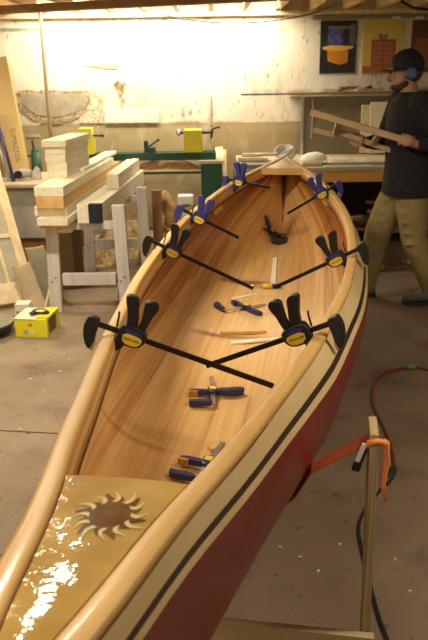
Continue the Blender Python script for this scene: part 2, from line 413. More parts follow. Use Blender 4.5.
# ================================================================== CANOE
A0 = Vector((-0.196, 0.69)); F = AZ(285, 158, 1.03); A1 = Vector((F.x, F.y))
ax = (A1-A0).normalized(); LEN = (A1-A0).length; nr = Vector((ax.y, -ax.x))   # nr points to the right (+x)
S0 = -0.085
HB = [(-.085, .010), (-.06, .034), (-.01, .078), (.043, .117), (.102, .176), (.155, .222), (.20, .262), (.25, .304), (.30, .338), (.344, .366), (.38, .390), (.42, .410), (.47, .428), (.52, .440),
      (.57, .446), (.63, .442), (.69, .425), (.76, .383), (.83, .318), (.88, .252), (.93, .160), (.97, .075), (1.0, .008)]
def interp(T, s):
    if s <= T[0][0]: return T[0][1]
    for i in range(len(T)-1):
        if s <= T[i+1][0]:
            x0, y0 = T[i]; x1, y1 = T[i+1]; m0 = (T[i+1][1]-T[max(i-1, 0)][1])/(T[i+1][0]-T[max(i-1, 0)][0]); j = min(i+2, len(T)-1)
            m1 = (T[j][1]-y0)/(T[j][0]-x0); h = x1-x0; t = (s-x0)/h
            return (2*t**3-3*t*t+1)*y0+(t**3-2*t*t+t)*h*m0+(-2*t**3+3*t*t)*y1+(t**3-t*t)*h*m1
    return T[-1][1]
def hb(s): return max(interp(HB, s), 0.004)
def zs(s):
    t = 2*s-1; zm = 0.86
    return zm + (1.003-zm)*min(t, 0)**2 + (1.03-zm)*max(t, 0)**2
def U(s): return (s-S0)/(1-S0)
def zk(s):
    u = 2*U(s)-1; z = 0.47 + 0.03*abs(u)**3
    return z + (zs(s)-z-0.01)*abs(u)**26
def sect(s, h, inset=0.0):
    """half breadth at height fraction h (0 keel .. 1 sheer)"""
    b = hb(s); u = U(s); w = math.sin(PI*min(max(u, 0), 1))**0.7
    bul = 0.060*w
    hh = min(h/0.74, 1.0)
    full = (b+bul)*(1-(1-hh)**2.6)**(1/2.3)
    if h > 0.74: full = b + bul*(1-((h-0.74)/0.26)**1.6)
    vee = b*(h**0.62) + 0.012*w
    k = min(1, w*1.15)**1.5
    r = full*k + vee*(1-k)
    return max(r-inset, 0.0015)
def pt(s, off, z):
    p = A0 + ax*(LEN*s) + nr*off
    return Vector((p.x, p.y, z))
NS = 72
SS = [S0 + (1-S0)*(0.5-0.5*math.cos(PI*i/NS)) for i in range(NS+1)]
def hs(n): return [math.sin(PI/2*i/n)**1.35 for i in range(n+1)]
boat = thing('canoe', 'large cedar strip canoe with dark red outside and golden rails under clamps', 'canoe', (A0.x, A0.y, 0.47))
# outer skin with material by height: 0 red, 1 light strip, 2 dark stripe, 3 light band
LV = [i/20 for i in range(17)]
def outer_levels(s):
    H = zs(s)-zk(s)
    t = [x/16 for x in range(17)]
    top = 1-0.080/max(H, 0.12)
    lv = [math.sin(PI/2*x)**1.5*max(top, 0.02) for x in t]
    for dz in (0.060, 0.0432, 0.040, 0.018, 0.0):
        lv.append(max(1-dz/max(H, 0.12), lv[-1]+0.001))
    return lv
B = MB(); n = 22
for sg in (1, -1):
    base = len(B.v)
    for s in SS:
        lv = outer_levels(s); H = zs(s)-zk(s)
        for h in lv:
            h = min(h, 1.0); B.v.append(pt(s, sg*sect(s, h), zk(s)+H*h))
    for i in range(NS):
        for k in range(n-1):
            B.f.append((base+i*n+k, base+i*n+k+1, base+(i+1)*n+k+1, base+(i+1)*n+k))
            B.m.append(0 if k < 16 else (1 if k == 16 else (2 if k == 17 else 3)))
M['hull_red'] = mat('dark_red_hull', (0.15, 0.008, 0.008), 0.36, (0.19, 0.014, 0.012), 3, (1, 1, 1), 4, 0.06, 5, coat=0.25)
M['hull_band'] = mat('ash_band', (0.68, 0.48, 0.22), 0.4, (0.76, 0.58, 0.30), 5, (2.0, 0.25, 2.0), 4, coat=0.25)
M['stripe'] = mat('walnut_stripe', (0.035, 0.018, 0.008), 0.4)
# merge keel seam
hull = B.build('hull', [M['hull_red'], M['hull_band'], M['stripe'], M['hull_band']], boat, smooth=True, fix=True)
# inner planking (uv: u along the boat, v round the section)
def plank_mat():
    m = bpy.data.materials.new('varnished_cedar_strips'); m.use_nodes = True
    nt = m.node_tree; N = nt.nodes; L = nt.links; b = N['Principled BSDF']
    uv = N.new('ShaderNodeUVMap'); sx = N.new('ShaderNodeSeparateXYZ'); L.new(uv.outputs[0], sx.inputs[0])
    def math_(op, a, c=None, d=None):
        x = N.new('ShaderNodeMath'); x.operation = op
        for i, v in enumerate((a, c, d)):
            if v is None: continue
            if isinstance(v, (int, float)): x.inputs[i].default_value = v
            else: L.new(v, x.inputs[i])
        return x.outputs[0]
    v = sx.outputs[1]; u = sx.outputs[0]
    strip = math_('FLOOR', math_('MULTIPLY', v, 34.0))
    wn = N.new('ShaderNodeTexWhiteNoise'); wn.noise_dimensions = '2D'
    cb = N.new('ShaderNodeCombineXYZ'); L.new(strip, cb.inputs[0]); L.new(math_('FLOOR', math_('ADD', math_('MULTIPLY', u, 0.7), math_('MULTIPLY', strip, 0.37))), cb.inputs[1])
    L.new(cb.outputs[0], wn.inputs['Vector'])
    mp = N.new('ShaderNodeMapping'); mp.inputs['Scale'].default_value = (7, 60, 1); L.new(uv.outputs[0], mp.inputs[0])
    nz = N.new('ShaderNodeTexNoise'); nz.inputs['Scale'].default_value = 1.0; nz.inputs['Detail'].default_value = 6; L.new(mp.outputs[0], nz.inputs['Vector'])
    f = math_('ADD', math_('MULTIPLY', wn.outputs[0], 0.30), math_('MULTIPLY', nz.outputs[0], 0.85))
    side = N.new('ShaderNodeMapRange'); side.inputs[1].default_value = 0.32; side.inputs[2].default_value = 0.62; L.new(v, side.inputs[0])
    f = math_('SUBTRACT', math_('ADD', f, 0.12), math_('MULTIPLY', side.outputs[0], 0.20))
    far = N.new('ShaderNodeMapRange'); far.inputs[1].default_value = 0.35; far.inputs[2].default_value = 1.0; L.new(u, far.inputs[0])  # shading towards the far tip, put into the plank colour
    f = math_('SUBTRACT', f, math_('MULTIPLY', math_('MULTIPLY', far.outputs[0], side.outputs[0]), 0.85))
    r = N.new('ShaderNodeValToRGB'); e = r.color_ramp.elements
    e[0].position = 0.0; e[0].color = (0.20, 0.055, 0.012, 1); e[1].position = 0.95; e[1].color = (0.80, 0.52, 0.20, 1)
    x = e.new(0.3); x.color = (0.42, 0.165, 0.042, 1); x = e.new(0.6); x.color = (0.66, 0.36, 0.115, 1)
    L.new(f, r.inputs[0]); L.new(r.outputs[0], b.inputs['Base Color'])
    b.inputs['Roughness'].default_value = 0.42; b.inputs['Coat Weight'].default_value = 0.55; b.inputs['Coat Roughness'].default_value = 0.16
    tc = N.new('ShaderNodeTexCoord'); nb = N.new('ShaderNodeTexNoise'); nb.inputs['Scale'].default_value = 16; nb.inputs['Detail'].default_value = 5
    L.new(tc.outputs['Object'], nb.inputs['Vector'])
    bp = N.new('ShaderNodeBump'); bp.inputs['Strength'].default_value = 0.30; bp.inputs['Distance'].default_value = 0.008
    L.new(nb.outputs['Fac'], bp.inputs['Height']); L.new(bp.outputs[0], b.inputs['Normal']); L.new(bp.outputs[0], b.inputs['Coat Normal'])
    return m
def inner_z(s, h):
    H = zs(s)-zk(s)-0.008; return zk(s)+0.008+H*h
B = MB(); LI = [math.sin(PI/2*i/18)**1.5 for i in range(19)]; n = len(LI); UV = []
for sg in (1, -1):
    base = len(B.v)
    for s in SS:
        g = 0; prev = None
        for k, h in enumerate(LI):
            off = sect(s, h, 0.008) if k else 0.0
            p = pt(s, sg*off, inner_z(s, h)); B.v.append(p)
            if prev is not None: g += (p-prev).length
            prev = p; UV.append((s, (g/0.9) * sg + (2 if sg < 0 else 0)))
    for i in range(NS):
        for k in range(n-1):
            B.f.append((base+i*n+k, base+i*n+k+1, base+(i+1)*n+k+1, base+(i+1)*n+k)); B.m.append(0)
# mirrored side uses |v| so both sides share the strip layout rules
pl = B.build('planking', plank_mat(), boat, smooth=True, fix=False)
uvl = pl.data.uv_layers.new(name='UVMap')
for lp in pl.data.loops:
    q = UV[lp.vertex_index]; uvl.data[lp.index].uv = (q[0], q[1] if q[1] < 1.0 and q[1] >= 0 else 2-q[1])
def inner_floor(x, y):
    """height of the planking at a place inside the boat"""
    q = Vector((x, y))-A0; s = q.dot(ax)/LEN; off = abs(q.dot(nr))
    lo, hi = 0.0, 1.0
    for _ in range(30):
        m = (lo+hi)/2
        if sect(s, m, 0.008) < off: lo = m
        else: hi = m
    return inner_z(s, hi)
# rail caps: rounded golden sections swept along each gunwale
M['rail'] = mat('varnished_rail', (0.56, 0.32, 0.095), 0.45, (0.66, 0.41, 0.14), 5, (2.2, 0.3, 2.2), 5, 0.03, 30, coat=0.15)
M['rail_in'] = mat('varnished_inwale', (0.58, 0.29, 0.085), 0.35, (0.68, 0.38, 0.13), 5, (2.2, 0.3, 2.2), 5, coat=0.4)
prof = []
for k in range(16):
    a = 2*PI*k/16; cx, cy = math.cos(a), math.sin(a)
    prof.append((0.0190*math.copysign(abs(cx)**0.55, cx), 0.010*math.copysign(abs(cy)**0.7, cy)))
def sweep(name, sg, shape, off, dz, m, s0=S0, s1=1.0):
    B = MB(); rings = []
    for s in [s0+(s1-s0)*i/90 for i in range(91)]:
        e = 0.002; tn = (Vector((hb(min(s+e, 1))-hb(max(s-e, S0)), LEN*2*e))).normalized()   # (offset, along)
        rings.append([pt(s, 0, 0)+Vector((nr.x, nr.y, 0))*(sg*(max(hb(s)+off, 0.002)+q[0]*tn.y)) + Vector((ax.x, ax.y, 0))*(-q[0]*tn.x) + Vector((0, 0, zs(s)+dz+q[1])) for q in shape])
    B.loft(rings); return B.build(name, m, boat, smooth=True)
for sg in (-1, 1):
    r = sweep('gunwale', sg, prof, -0.017, 0.009, M['rail'])
    iw = [(-0.006, -0.030), (0.008, -0.030), (0.008, 0.022), (-0.006, 0.022)]
    o = sweep('inwale', sg, iw, -0.030, -0.022, M['rail_in'], S0+0.03, 0.975)
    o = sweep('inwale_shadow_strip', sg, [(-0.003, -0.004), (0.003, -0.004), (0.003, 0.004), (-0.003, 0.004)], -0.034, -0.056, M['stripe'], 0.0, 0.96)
# near deck with the sun inlay
def deck(name, s0, s1, m, inset=0.040, z=0.012, bow=0.0):
    B = MB(); top = []; N_ = 24
    rows = []
    for i in range(N_+1):
        s = s0+(s1-s0)*i/N_; b = max(hb(s)-inset, 0.002)
        rows.append([pt(s + (bow*(1-(k/6)**2) if i in (0, N_) and bow else 0), b*k/6, zs(s)+z+0.004*(1-(k/6)**2)) for k in range(-6, 7)])
    for r in rows: B.v += r
    w_ = 13
    for i in range(N_):
        for k in range(w_-1): B.f.append((i*w_+k, i*w_+k+1, (i+1)*w_+k+1, (i+1)*w_+k)); B.m.append(0)
    nb = len(B.v)
    for r in rows: B.v += [p-Vector((0, 0, 0.014)) for p in r]
    for i in range(N_):
        for k in range(w_-1): B.f.append((nb+i*w_+k, nb+(i+1)*w_+k, nb+(i+1)*w_+k+1, nb+i*w_+k+1)); B.m.append(0)
    def skirt(idx):
        for a_, b_ in zip(idx, idx[1:]): B.f.append((a_, b_, nb+b_, nb+a_)); B.m.append(0)
    skirt([i*w_ for i in range(N_+1)]); skirt([i*w_+w_-1 for i in range(N_+1)][::-1]); skirt(list(range(w_))[::-1]); skirt(list(range(N_*w_, N_*w_+w_)))
    return B.build(name, m, boat, smooth=False)
def s_of(p): return (Vector((p.x, p.y))-A0).dot(ax)/LEN
s_edge = s_of(AZ(126, 487, 0.965))
M['deck'] = mat('varnished_quilted_maple', (0.40, 0.235, 0.050), 0.45, (0.52, 0.33, 0.085), 9, (1, 1, 1), 5, 0.36, 17, coat=0.9)
M['deck'].node_tree.nodes['Principled BSDF'].inputs['Coat Roughness'].default_value = 0.05
M['deck'].node_tree.nodes['Principled BSDF'].inputs['Specular IOR Level'].default_value = 0.15
_b = M['deck'].node_tree
M['deck'].node_tree.nodes['Principled BSDF'].inputs['Roughness'].default_value = 0.65
_b.links.new(_b.nodes['Principled BSDF'].inputs['Normal'].links[0].from_socket, _b.nodes['Principled BSDF'].inputs['Coat Normal'])
near_deck = deck('deck_plate', S0+0.01, s_edge, M['deck'])
far_edge = s_of(AZ(284, 176, 1.02))
M['deck_far'] = mat('pale_deck_wood', (0.66, 0.42, 0.17), 0.4, (0.76, 0.54, 0.25), 7, (2, 0.3, 2), 4, coat=0.3)
far_deck = deck('deck_plate', 0.925, 0.998, M['deck_far'], 0.036)
B = MB(); B.beam(pt(0.925, -hb(.925)+0.03, zs(.925)-0.004), pt(0.925, hb(.925)-0.03, zs(.925)-0.004), 0.02, 0.045)
B.build('deck_coaming', M['rail'], boat, bevel=0.003)
# dark stem piece inside the far end
B = MB(); B.tube([pt(0.985, 0, zs(.98)-0.03), pt(0.984, 0, 0.8), pt(0.978, 0, 0.66), pt(0.962, 0, 0.56)], [0.010, 0.012, 0.014, 0.010], 8)
B.build('stem', mat('dark_stem_wood', (0.10, 0.03, 0.012), 0.4), boat, smooth=True)
# sun inlay: brown disc and points with pale wavy rays between them
sun_c = AZ(110, 513, 1.0); ss = s_of(sun_c); so = (Vector((sun_c.x, sun_c.y))-A0).dot(nr)
def on_deck(da, dn, lift):
    s = ss+da*1.55/LEN; off = so+dn*1.2; b = max(hb(s)-0.040, 0.002)
    return pt(s, off, zs(s)+0.012+0.004*(1-min(1, (off/b)**2))+lift)
def star(B, ang, r0, r1, w0, wav, lift, mi=0):
    pts = []; ca, sa = math.cos(ang), math.sin(ang)
    for side in (1, -1):
        seq = [i/8 for i in range(9)]
        for t in (seq if side == 1 else seq[::-1]):
            r = r0+(r1-r0)*t; w_ = w0*(1-t)**0.7*side; q = wav*math.sin(t*4.2)
            da, dn = r*ca-(w_+q)*sa, r*sa+(w_+q)*ca
            pts.append((da, dn))
    n_ = len(pts); k = 9
    vs = [on_deck(a_, b_, lift) for a_, b_ in pts]
    B.add(vs, [(i, i+1, n_-2-i, n_-1-i) for i in range(k-1)], mi)
B = MB(); M['sun_dark'] = mat('walnut_inlay', (0.11, 0.045, 0.010), 0.7, (0.18, 0.08, 0.02), 30, coat=0.8, spec=0.1); M['sun_pale'] = mat('pale_inlay', (0.66, 0.53, 0.26), 0.6, coat=0.8, spec=0.1)
vs = [on_deck(0, 0, 0.0010)]+[on_deck(0.019*math.cos(2*PI*k/24), 0.019*math.sin(2*PI*k/24), 0.0010) for k in range(24)]
B.add(vs, [(0, 1+k, 1+(k+1) % 24) for k in range(24)])
for k in range(12):
    star(B, 2*PI*k/12+0.1, 0.012, 0.046 if k % 2 else 0.038, 0.0095, 0.003, 0.0010)
sun = B.build('sun_inlay', M['sun_dark'], near_deck); 
B = MB()
for k in range(12):
    star(B, 2*PI*k/12+0.1+PI/12, 0.025, 0.046 if k % 3 else 0.052, 0.0036, 0.004, 0.0014)
B.build('sun_ray', M['sun_pale'], near_deck)

# ================================================================== CLAMPS
def body_profile():
    return [(0.046, -0.022), (0.060, -0.030), (0.110, -0.030), (0.128, -0.012), (0.132, 0.014), (0.118, 0.028), (0.070, 0.034), (0.050, 0.026)]
def smooth_poly(P, it=2):
    for _ in range(it):
        Q = []
        for i in range(len(P)):
            a, b = P[i], P[(i+1) % len(P)]
            Q += [(a[0]*.75+b[0]*.25, a[1]*.75+b[1]*.25), (a[0]*.25+b[0]*.75, a[1]*.25+b[1]*.75)]
        P = Q
    return P
def make_clamp(label, length=0.45, head=0.0, handle='black', group='bar clamps gripping the canoe rails', spread=0.0):
    """origin where the bar crosses the rail, +x inwards, +z along the grips"""
    t = thing('bar_clamp', label, 'clamp', group=None)
    Mh = M[handle]
    B = MB(); B.box((-0.045, -0.0035, -0.008), (length, 0.0035, 0.008)); B.build('bar', M['bar_steel'], t, world=False, bevel=0.001)
    # fixed jaw: hooked arm hanging outside the rail
    J = smooth_poly([(-0.068, 0.010), (-0.062, 0.018), (-0.040, 0.018), (-0.028, 0.008), (-0.031, -0.020), (-0.026, -0.065), (-0.038, -0.080), (-0.058, -0.055), (-0.070, -0.020)])
    MB().prism(J, 0.026, 0, Matrix.Translation((0, -0.013, 0))).build('fixed_jaw', Mh, t, world=False, bevel=0.004, smooth=False)
    MB().box((-0.033, -0.013, -0.078), (-0.024, 0.013, -0.052)).build('jaw_pad', M['pad'], t, world=False, bevel=0.002)
    hx = head - 0.022
    sh = Matrix.Translation((hx, 0, 0))
    Bd = MB().prism(smooth_poly(body_profile()), 0.034, 0, sh @ Matrix.Translation((0, -0.017, 0)))
    bd = Bd.build('clamp_head', M['black'] if handle == 'black' else M['navy'], t, world=False, bevel=0.004)
    lab = smooth_poly([(0.066, -0.022), (0.108, -0.024), (0.121, -0.006), (0.116, 0.008), (0.062, 0.010)], 1)
    lab2 = smooth_poly([(0.063, 0.010), (0.115, 0.008), (0.112, 0.020), (0.075, 0.024), (0.064, 0.020)], 1)
    for sgn in (-1, 1):
        y0 = -0.0185 if sgn < 0 else 0.0165
        MB().prism(lab, 0.002, 0, sh @ Matrix.Translation((0, y0, 0))).build('label_plate', M['yellow'], bd, world=False)
        MB().prism(lab2, 0.002, 0, sh @ Matrix.Translation((0, y0, 0))).build('label_band', M['blue'], bd, world=False)
        mt = sh @ Matrix.Translation((0.090, sgn*0.0188, -0.006)) @ Matrix.Rotation(PI/2, 4, 'X')
        if sgn > 0: mt = sh @ Matrix.Translation((0.090, 0.0188, -0.006)) @ Matrix.Rotation(PI, 4, 'Z') @ Matrix.Rotation(PI/2, 4, 'X')
        text('lettering', 'QUICK-GRIP', 0.0085, M['black'], mt, bd, world=False)
    # sliding jaw below the head
    J2 = smooth_poly([(0.046, -0.018), (0.080, -0.024), (0.072, -0.045), (0.050, -0.070), (0.036, -0.084), (0.026, -0.080), (0.030, -0.045)])
    MB().prism(J2, 0.022, 0, sh @ Matrix.Translation((0, -0.011, 0))).build('sliding_jaw', Mh, t, world=False, bevel=0.003)
    MB().box((0.019+hx, -0.012, -0.086), (0.028+hx, 0.012, -0.058)).build('jaw_pad', M['pad'], t, world=False, bevel=0.002)
    # two grips: fixed handle and trigger, both pointing up and flaring apart
    G1 = smooth_poly([(0.064, 0.022), (0.094, 0.026), (0.092, 0.050), (0.082, 0.080), (0.076, 0.108), (0.058, 0.118), (0.034, 0.112), (0.040, 0.094), (0.052, 0.070), (0.060, 0.045)])
    G2 = smooth_poly([(0.095, 0.026), (0.116, 0.020), (0.122, 0.044), (0.124, 0.070), (0.134, 0.095), (0.132, 0.114), (0.114, 0.122), (0.090, 0.112), (0.094, 0.085), (0.098, 0.055)])
    MB().prism(G1, 0.024, 0, sh @ Matrix.Translation((0, -0.012, 0))).build('handle', Mh, t, world=False, bevel=0.005)
    MB().prism(G2, 0.022, 0, sh @ Matrix.Translation((spread, -0.011, 0))).build('trigger', Mh, t, world=False, bevel=0.005)
    MB().tube([(0.040+hx, 0, 0.010), (0.036+hx, 0, 0.040), (0.032+hx, 0, 0.056)], 0.003, 6).build('release_lever', M['bar_steel'], t, world=False, smooth=True)
    return t
def put_clamp(t, px, py, side, tilt=20, yaw=0, z=None, lift=0.037):
    """hang a clamp over the rail at the station seen at px,py"""
    zz = 0.95
    for _ in range(8):
        p = AZ(px, py, zz); s = s_of(p); zz = zs(s)+0.03
    e = 0.01
    tn = Vector((nr.x*side, nr.y*side))*(hb(s+e)-hb(s-e)) + Vector((ax.x, ax.y))*(2*e*LEN); tn.normalize()
    inw = Vector((-tn.y, tn.x)) if side > 0 else Vector((tn.y, -tn.x))
    o = pt(s, side*(hb(s)-0.022), zs(s)+lift)
    X = Vector((inw.x, inw.y, 0)); 
    ca, sa = math.cos(math.radians(tilt)), math.sin(math.radians(tilt))
    Yv = Vector((0, 0, 1)).cross(X)
    Rz = Matrix((X, Yv, Vector((0, 0, 1)))).transposed()
    R_ = Rz @ Matrix.Rotation(math.radians(yaw), 3, 'Z') @ Matrix.Rotation(math.radians(tilt), 3, 'Y')
    t.location = o; t.rotation_euler = R_.to_euler()
    return t
put_clamp(make_clamp('large black bar clamp on the left rail nearest the viewer', 0.50, 0.0, 'black'), 104, 330, -1, 22, 0)
put_clamp(make_clamp('large black bar clamp on the right rail nearest the viewer', 0.37, 0.0, 'black'), 328, 330, 1, 25, 0)
put_clamp(make_clamp('black bar clamp on the left rail, second from the viewer', 0.46, 0.0, 'black'), 161, 246, -1, 25, 0)
c_blue = make_clamp('blue bar clamp on the left rail, third from the viewer', 0.30, 0.0, 'blue')
c_blk = make_clamp('black bar clamp on the right rail beside the walking man', 0.36, 0.0, 'black')
put_clamp(c_blk, 352, 254, 1, 28, 0)
put_clamp(c_blue, 197, 214, -1, 25)
c = copy_tree(c_blue); tag(c, 'blue bar clamp on the right rail nearest the far tip', 'clamp'); put_clamp(c, 330, 189, 1, 28, 8)
c = copy_tree(c_blue); tag(c, 'blue bar clamp across the far tip of the canoe', 'clamp'); put_clamp(c, 262, 170, -1, 4, -18)
for o in bpy.data.objects:
    if o.name.startswith('bar_clamp') and o.parent is None: o['group'] = 'bar clamps gripping the canoe rails'

# loose things lying in the canoe ------------------------------------------------
def inside(px, py):
    z = 0.80
    while z > 0.45:
        p = AZ(px, py, z); s = s_of(p)
        if 0.02 < s < 0.98 and abs((Vector((p.x, p.y))-A0).dot(nr)) < hb(s) and inner_floor(p.x, p.y) >= z: break
        z -= 0.002
    return Vector((p.x, p.y, z))
def slope_frame(p, ang):
    e = 0.03
    gx = (inner_floor(p.x+e, p.y)-inner_floor(p.x-e, p.y))/(2*e); gy = (inner_floor(p.x, p.y+e)-inner_floor(p.x, p.y-e))/(2*e)
    nrm = Vector((-gx, -gy, 1)).normalized(); X = Vector((math.cos(ang), math.sin(ang), 0)); X = (X-nrm*X.dot(nrm)).normalized(); Y = nrm.cross(X)
    return Matrix((X, Y, nrm)).transposed().to_4x4()
def make_loose(label, length, pad='pad', bar='steel', reach=0.10, clamp_name='quick_clamp'):
    """small one hand clamp lying on its side; x along the bar, y across, z up"""
    t = thing(clamp_name, label, 'clamp')
    MB().box((-0.02, -0.008, 0.010), (length, 0.008, 0.016)).build('bar', M[bar], t, world=False, bevel=0.001)
    b1 = smooth_poly([(0.0, 0), (0.04, -0.002), (0.05, 0.02), (0.04, 0.035), (0.0, 0.035), (-0.012, 0.018)])
    RX = Matrix.Rotation(-PI/2, 4, 'X')
    hd = MB().prism([(x+reach-0.02, -y+0.018) for x, y in b1], 0.026, 0, Matrix.Translation((0, 0, 0.027)) @ RX).build('clamp_head', M['navy'], t, world=False, bevel=0.004)
    MB().box((reach-0.008, -0.012, 0.0265), (reach+0.016, 0.012, 0.029)).build('label_plate', M['yellow'], hd, world=False)
    g = smooth_poly([(0.0, 0.0), (0.02, -0.004), (0.028, -0.05), (0.04, -0.095), (0.026, -0.112), (0.006, -0.10), (-0.004, -0.05)])
    MB().prism([(x+reach-0.01, y-0.01) for x, y in g], 0.022, 0, Matrix.Translation((0, 0, 0.025)) @ RX).build('handle', M['navy'], t, world=False, bevel=0.005)
    j = smooth_poly([(0, 0.0), (0.016, 0.0), (0.020, 0.05), (0.012, 0.085), (-0.006, 0.08), (-0.004, 0.04)])
    for nm, x0 in (('fixed_jaw', -0.025), ('sliding_jaw', reach-0.015)):
        MB().prism([(x+x0, y+0.004) for x, y in j], 0.020, 0, Matrix.Translation((0, 0, 0.023)) @ RX).build(nm, M['navy'], t, world=False, bevel=0.003)
        x1 = x0+0.012 if x0 < 0 else x0-0.014
        MB().box((x1, 0.055, 0.002), (x1+0.010, 0.088, 0.026)).build('jaw_pad', M[pad], t, world=False, bevel=0.002)
    return t
def lay(t, px, py, ang, lift=0.004):
    p = inside(px, py); R_ = slope_frame(p, math.radians(ang)); up = R_.col[2].to_3d()
    t.location = p + up*lift; t.rotation_euler = R_.to_euler(); return t
L1 = lay(make_loose('small blue clamp with orange pads lying crosswise in the canoe bottom', 0.21, reach=0.075), 213, 406, 92, 0.008)
lay(make_loose('small blue clamp with long bright bar beside the two wood strips', 0.24, 'navy', reach=0.11), 227, 313, 33, 0.006)
c = copy_tree(L1); tag(c, 'small blue clamp half hidden behind the right rail near the deck', 'clamp'); lay(c, 199, 483, 70, 0.012)
c = make_loose('dark clamp lying far down inside the canoe towards its tip', 0.16, 'black', 'bar_steel', reach=0.07); lay(c, 274, 234, 205, 0.008)
# black sanding roller by the far clamp
def cyl_between(B, a, b, r, n=16, mi=0): return B.tube([a, b], r, n, mi)
p = inside(279, 245)
t = thing('sanding_block', 'short black cylinder shaped block beside the far loose clamp', 'sanding block', tuple(p))
B = MB(); B.tube([p+Vector((-0.055, 0, 0.030)), p+Vector((0.050, -0.004, 0.030))], 0.026, 18); B.build('roller', M['black'], t, smooth=False, bevel=0.003)
B = MB(); B.tube([p+Vector((-0.05, 0, 0.05)), p+Vector((-0.045, 0.03, 0.065)), p+Vector((0.04, 0.03, 0.065)), p+Vector((0.045, 0, 0.05))], 0.008, 8); B.build('grip', M['black'], t, smooth=True)
# screwdriver with yellow and blue handle
pa, pb = inside(263, 289), inside(281, 289)
t = thing('screwdriver', 'screwdriver with yellow and blue handle lying by the clamp bar', 'screwdriver', tuple(pa))
up = Vector((0, 0, 0.018))
dd = (pb-pa).normalized()
B = MB(); B.tube([pa+up, pa+up+dd*0.012, pa+up+dd*0.05], [0.012, 0.015, 0.013], 12); B.build('handle', M['yellow'], t, smooth=True)
B = MB(); B.tube([pa+up+dd*0.05, pa+up+dd*0.085, pa+up+dd*0.10], [0.013, 0.013, 0.010], 12); B.build('handle_cap', M['blue'], t, smooth=True)
B = MB(); B.tube([pa+up, pa+up-dd*0.10+Vector((0, 0.01, 0))], 0.003, 8); B.build('blade', M['steel'], t, smooth=True)
def strip(pa, pb, w_, h_, m, label, name='wood_strip', grp='small wood strips inside the canoe'):
    a = inside(*pa); b = inside(*pb); n_ = slope_frame((a+b)/2, 0).col[2].to_3d()
    mid = (a+b)/2; lift = max(0.0, inner_floor(mid.x, mid.y)-mid.z)+h_/2+0.002
    return one(MB().beam(a+n_*lift, b+n_*lift, w_, h_, up=n_), name, m, label, 'strip', grp, bevel=0.001)
strip((221, 335), (265, 333), 0.022, 0.014, M['pine_orange'], 'orange brown wood strip on the canoe bottom, behind the paler one')
strip((231, 344), (279, 340), 0.030, 0.008, M['pine_pale'], 'pale thin wood strip lying just in front of the orange strip')
strip((275, 259), (273, 287), 0.028, 0.010, M['pine_pale'], 'narrow wood strip pointing towards the far tip of the canoe')
strip((231, 300), (256, 295), 0.012, 0.006, M['pine_pale'], 'tiny pale splinter of wood beside the bright clamp bar')
def side_block(px, py, side, below, l_, h_, m, label):
    z = 0.85
    for _ in range(20):
        p = AZ(px, py, z); s = s_of(p); z = zs(s)-below
    def q(s_, dz):
        zz_ = zs(s_)-below+dz; hh_ = (zz_-inner_z(s_, 0))/(inner_z(s_, 1)-inner_z(s_, 0)); return pt(s_, side*sect(s_, hh_, 0.008), zz_)
    c0 = q(s, 0); X = (q(s+0.01, 0)-q(s-0.01, 0)).normalized(); Z_ = (q(s, 0.01)-q(s, -0.01)); Z_ = (Z_-X*Z_.dot(X)).normalized(); Y_ = Z_.cross(X)
    o = one(MB().cbox((0, 0, 0), (l_, 0.010, h_)), 'wood_block', m, label, 'block', 'small blocks stuck to the canoe side', bevel=0.001)
    inn = Vector((-nr.x*side, -nr.y*side, 0)); R_ = Matrix((X, Y_, Z_)).transposed()
    o.location = c0+(Y_ if Y_.dot(inn) > 0 else -Y_)*0.007 - Z_*(h_/2); o.rotation_euler = R_.to_euler(); return o
def block_on_side(px, py, py2, ang, w_, l_, m, label):
    p = inside(px, py); R_ = slope_frame(p, math.radians(ang)); n_ = R_.col[2].to_3d()
    o = one(MB().cbox((0, 0, 0), (l_, w_, 0.012)), 'wood_block', m, label, 'block', 'small blocks stuck to the canoe side', bevel=0.001)
    o.location = p+n_*0.006; o.rotation_euler = R_.to_euler(); return o
side_block(227, 210, -1, 0.10, 0.13, 0.035, M['rail'], 'small pale block on the far left inside of the canoe')
side_block(115, 362, -1, 0.085, 0.02, 0.09, M['rail_in'], 'thin upright shim under the nearest left clamp')
side_block(327, 202, 1, 0.09, 0.09, 0.03, M['rail'], 'small pale block on the right inside below the far blue clamp')
#block_on_side(228, 212, 0, 80, 0.035, 0.13, M['rail'], 'small pale block on the far left inside of the canoe')
#block_on_side(117, 366, 0, 88, 0.014, 0.10, M['rail_in'], 'thin shim under the nearest left clamp')
#block_on_side(328, 198, 0, 80, 0.03, 0.09, M['rail'], 'small pale block on the right inside below the far blue clamp')
block_on_side(218, 450, 0, 20, 0.035, 0.06, M['pine_orange'], 'small brown block lying near the half hidden clamp')

# ================================================================== STAND UNDER THE NEAR END
ut = AY(371, 422, 1.55)
t = thing('canoe_stand', 'plywood sling stand with tall upright and orange strap beside the canoe', 'stand', (0.20, 1.62, 0))
zt = 0.775
xr, yr = 0.392, 1.55; dirv = Vector((nr.x, nr.y, 0)).normalized()
R0 = Vector((xr, yr, 0)); L0 = R0 - dirv*0.60
def post(c, top, name):
    B = MB(); B.beam(c+Vector((0.018, 0, 0)), c+Vector((0, 0, top)), 0.021, 0.10, up=tuple(Vector((ax.x, ax.y, 0)))); return B.build(name, M['ply_edge'], t, bevel=0.002)
post(R0, zt, 'upright'); post(L0, 0.44, 'upright')
B = MB(); B.beam(R0+Vector((0, 0, 0.092))-Vector((ax.x, ax.y, 0))*0.062+dirv*0.034, L0+Vector((0, 0, 0.092))-Vector((ax.x, ax.y, 0))*0.062-dirv*0.02, 0.022, 0.18); B.build('base_board', M['ply'], t, bevel=0.002)
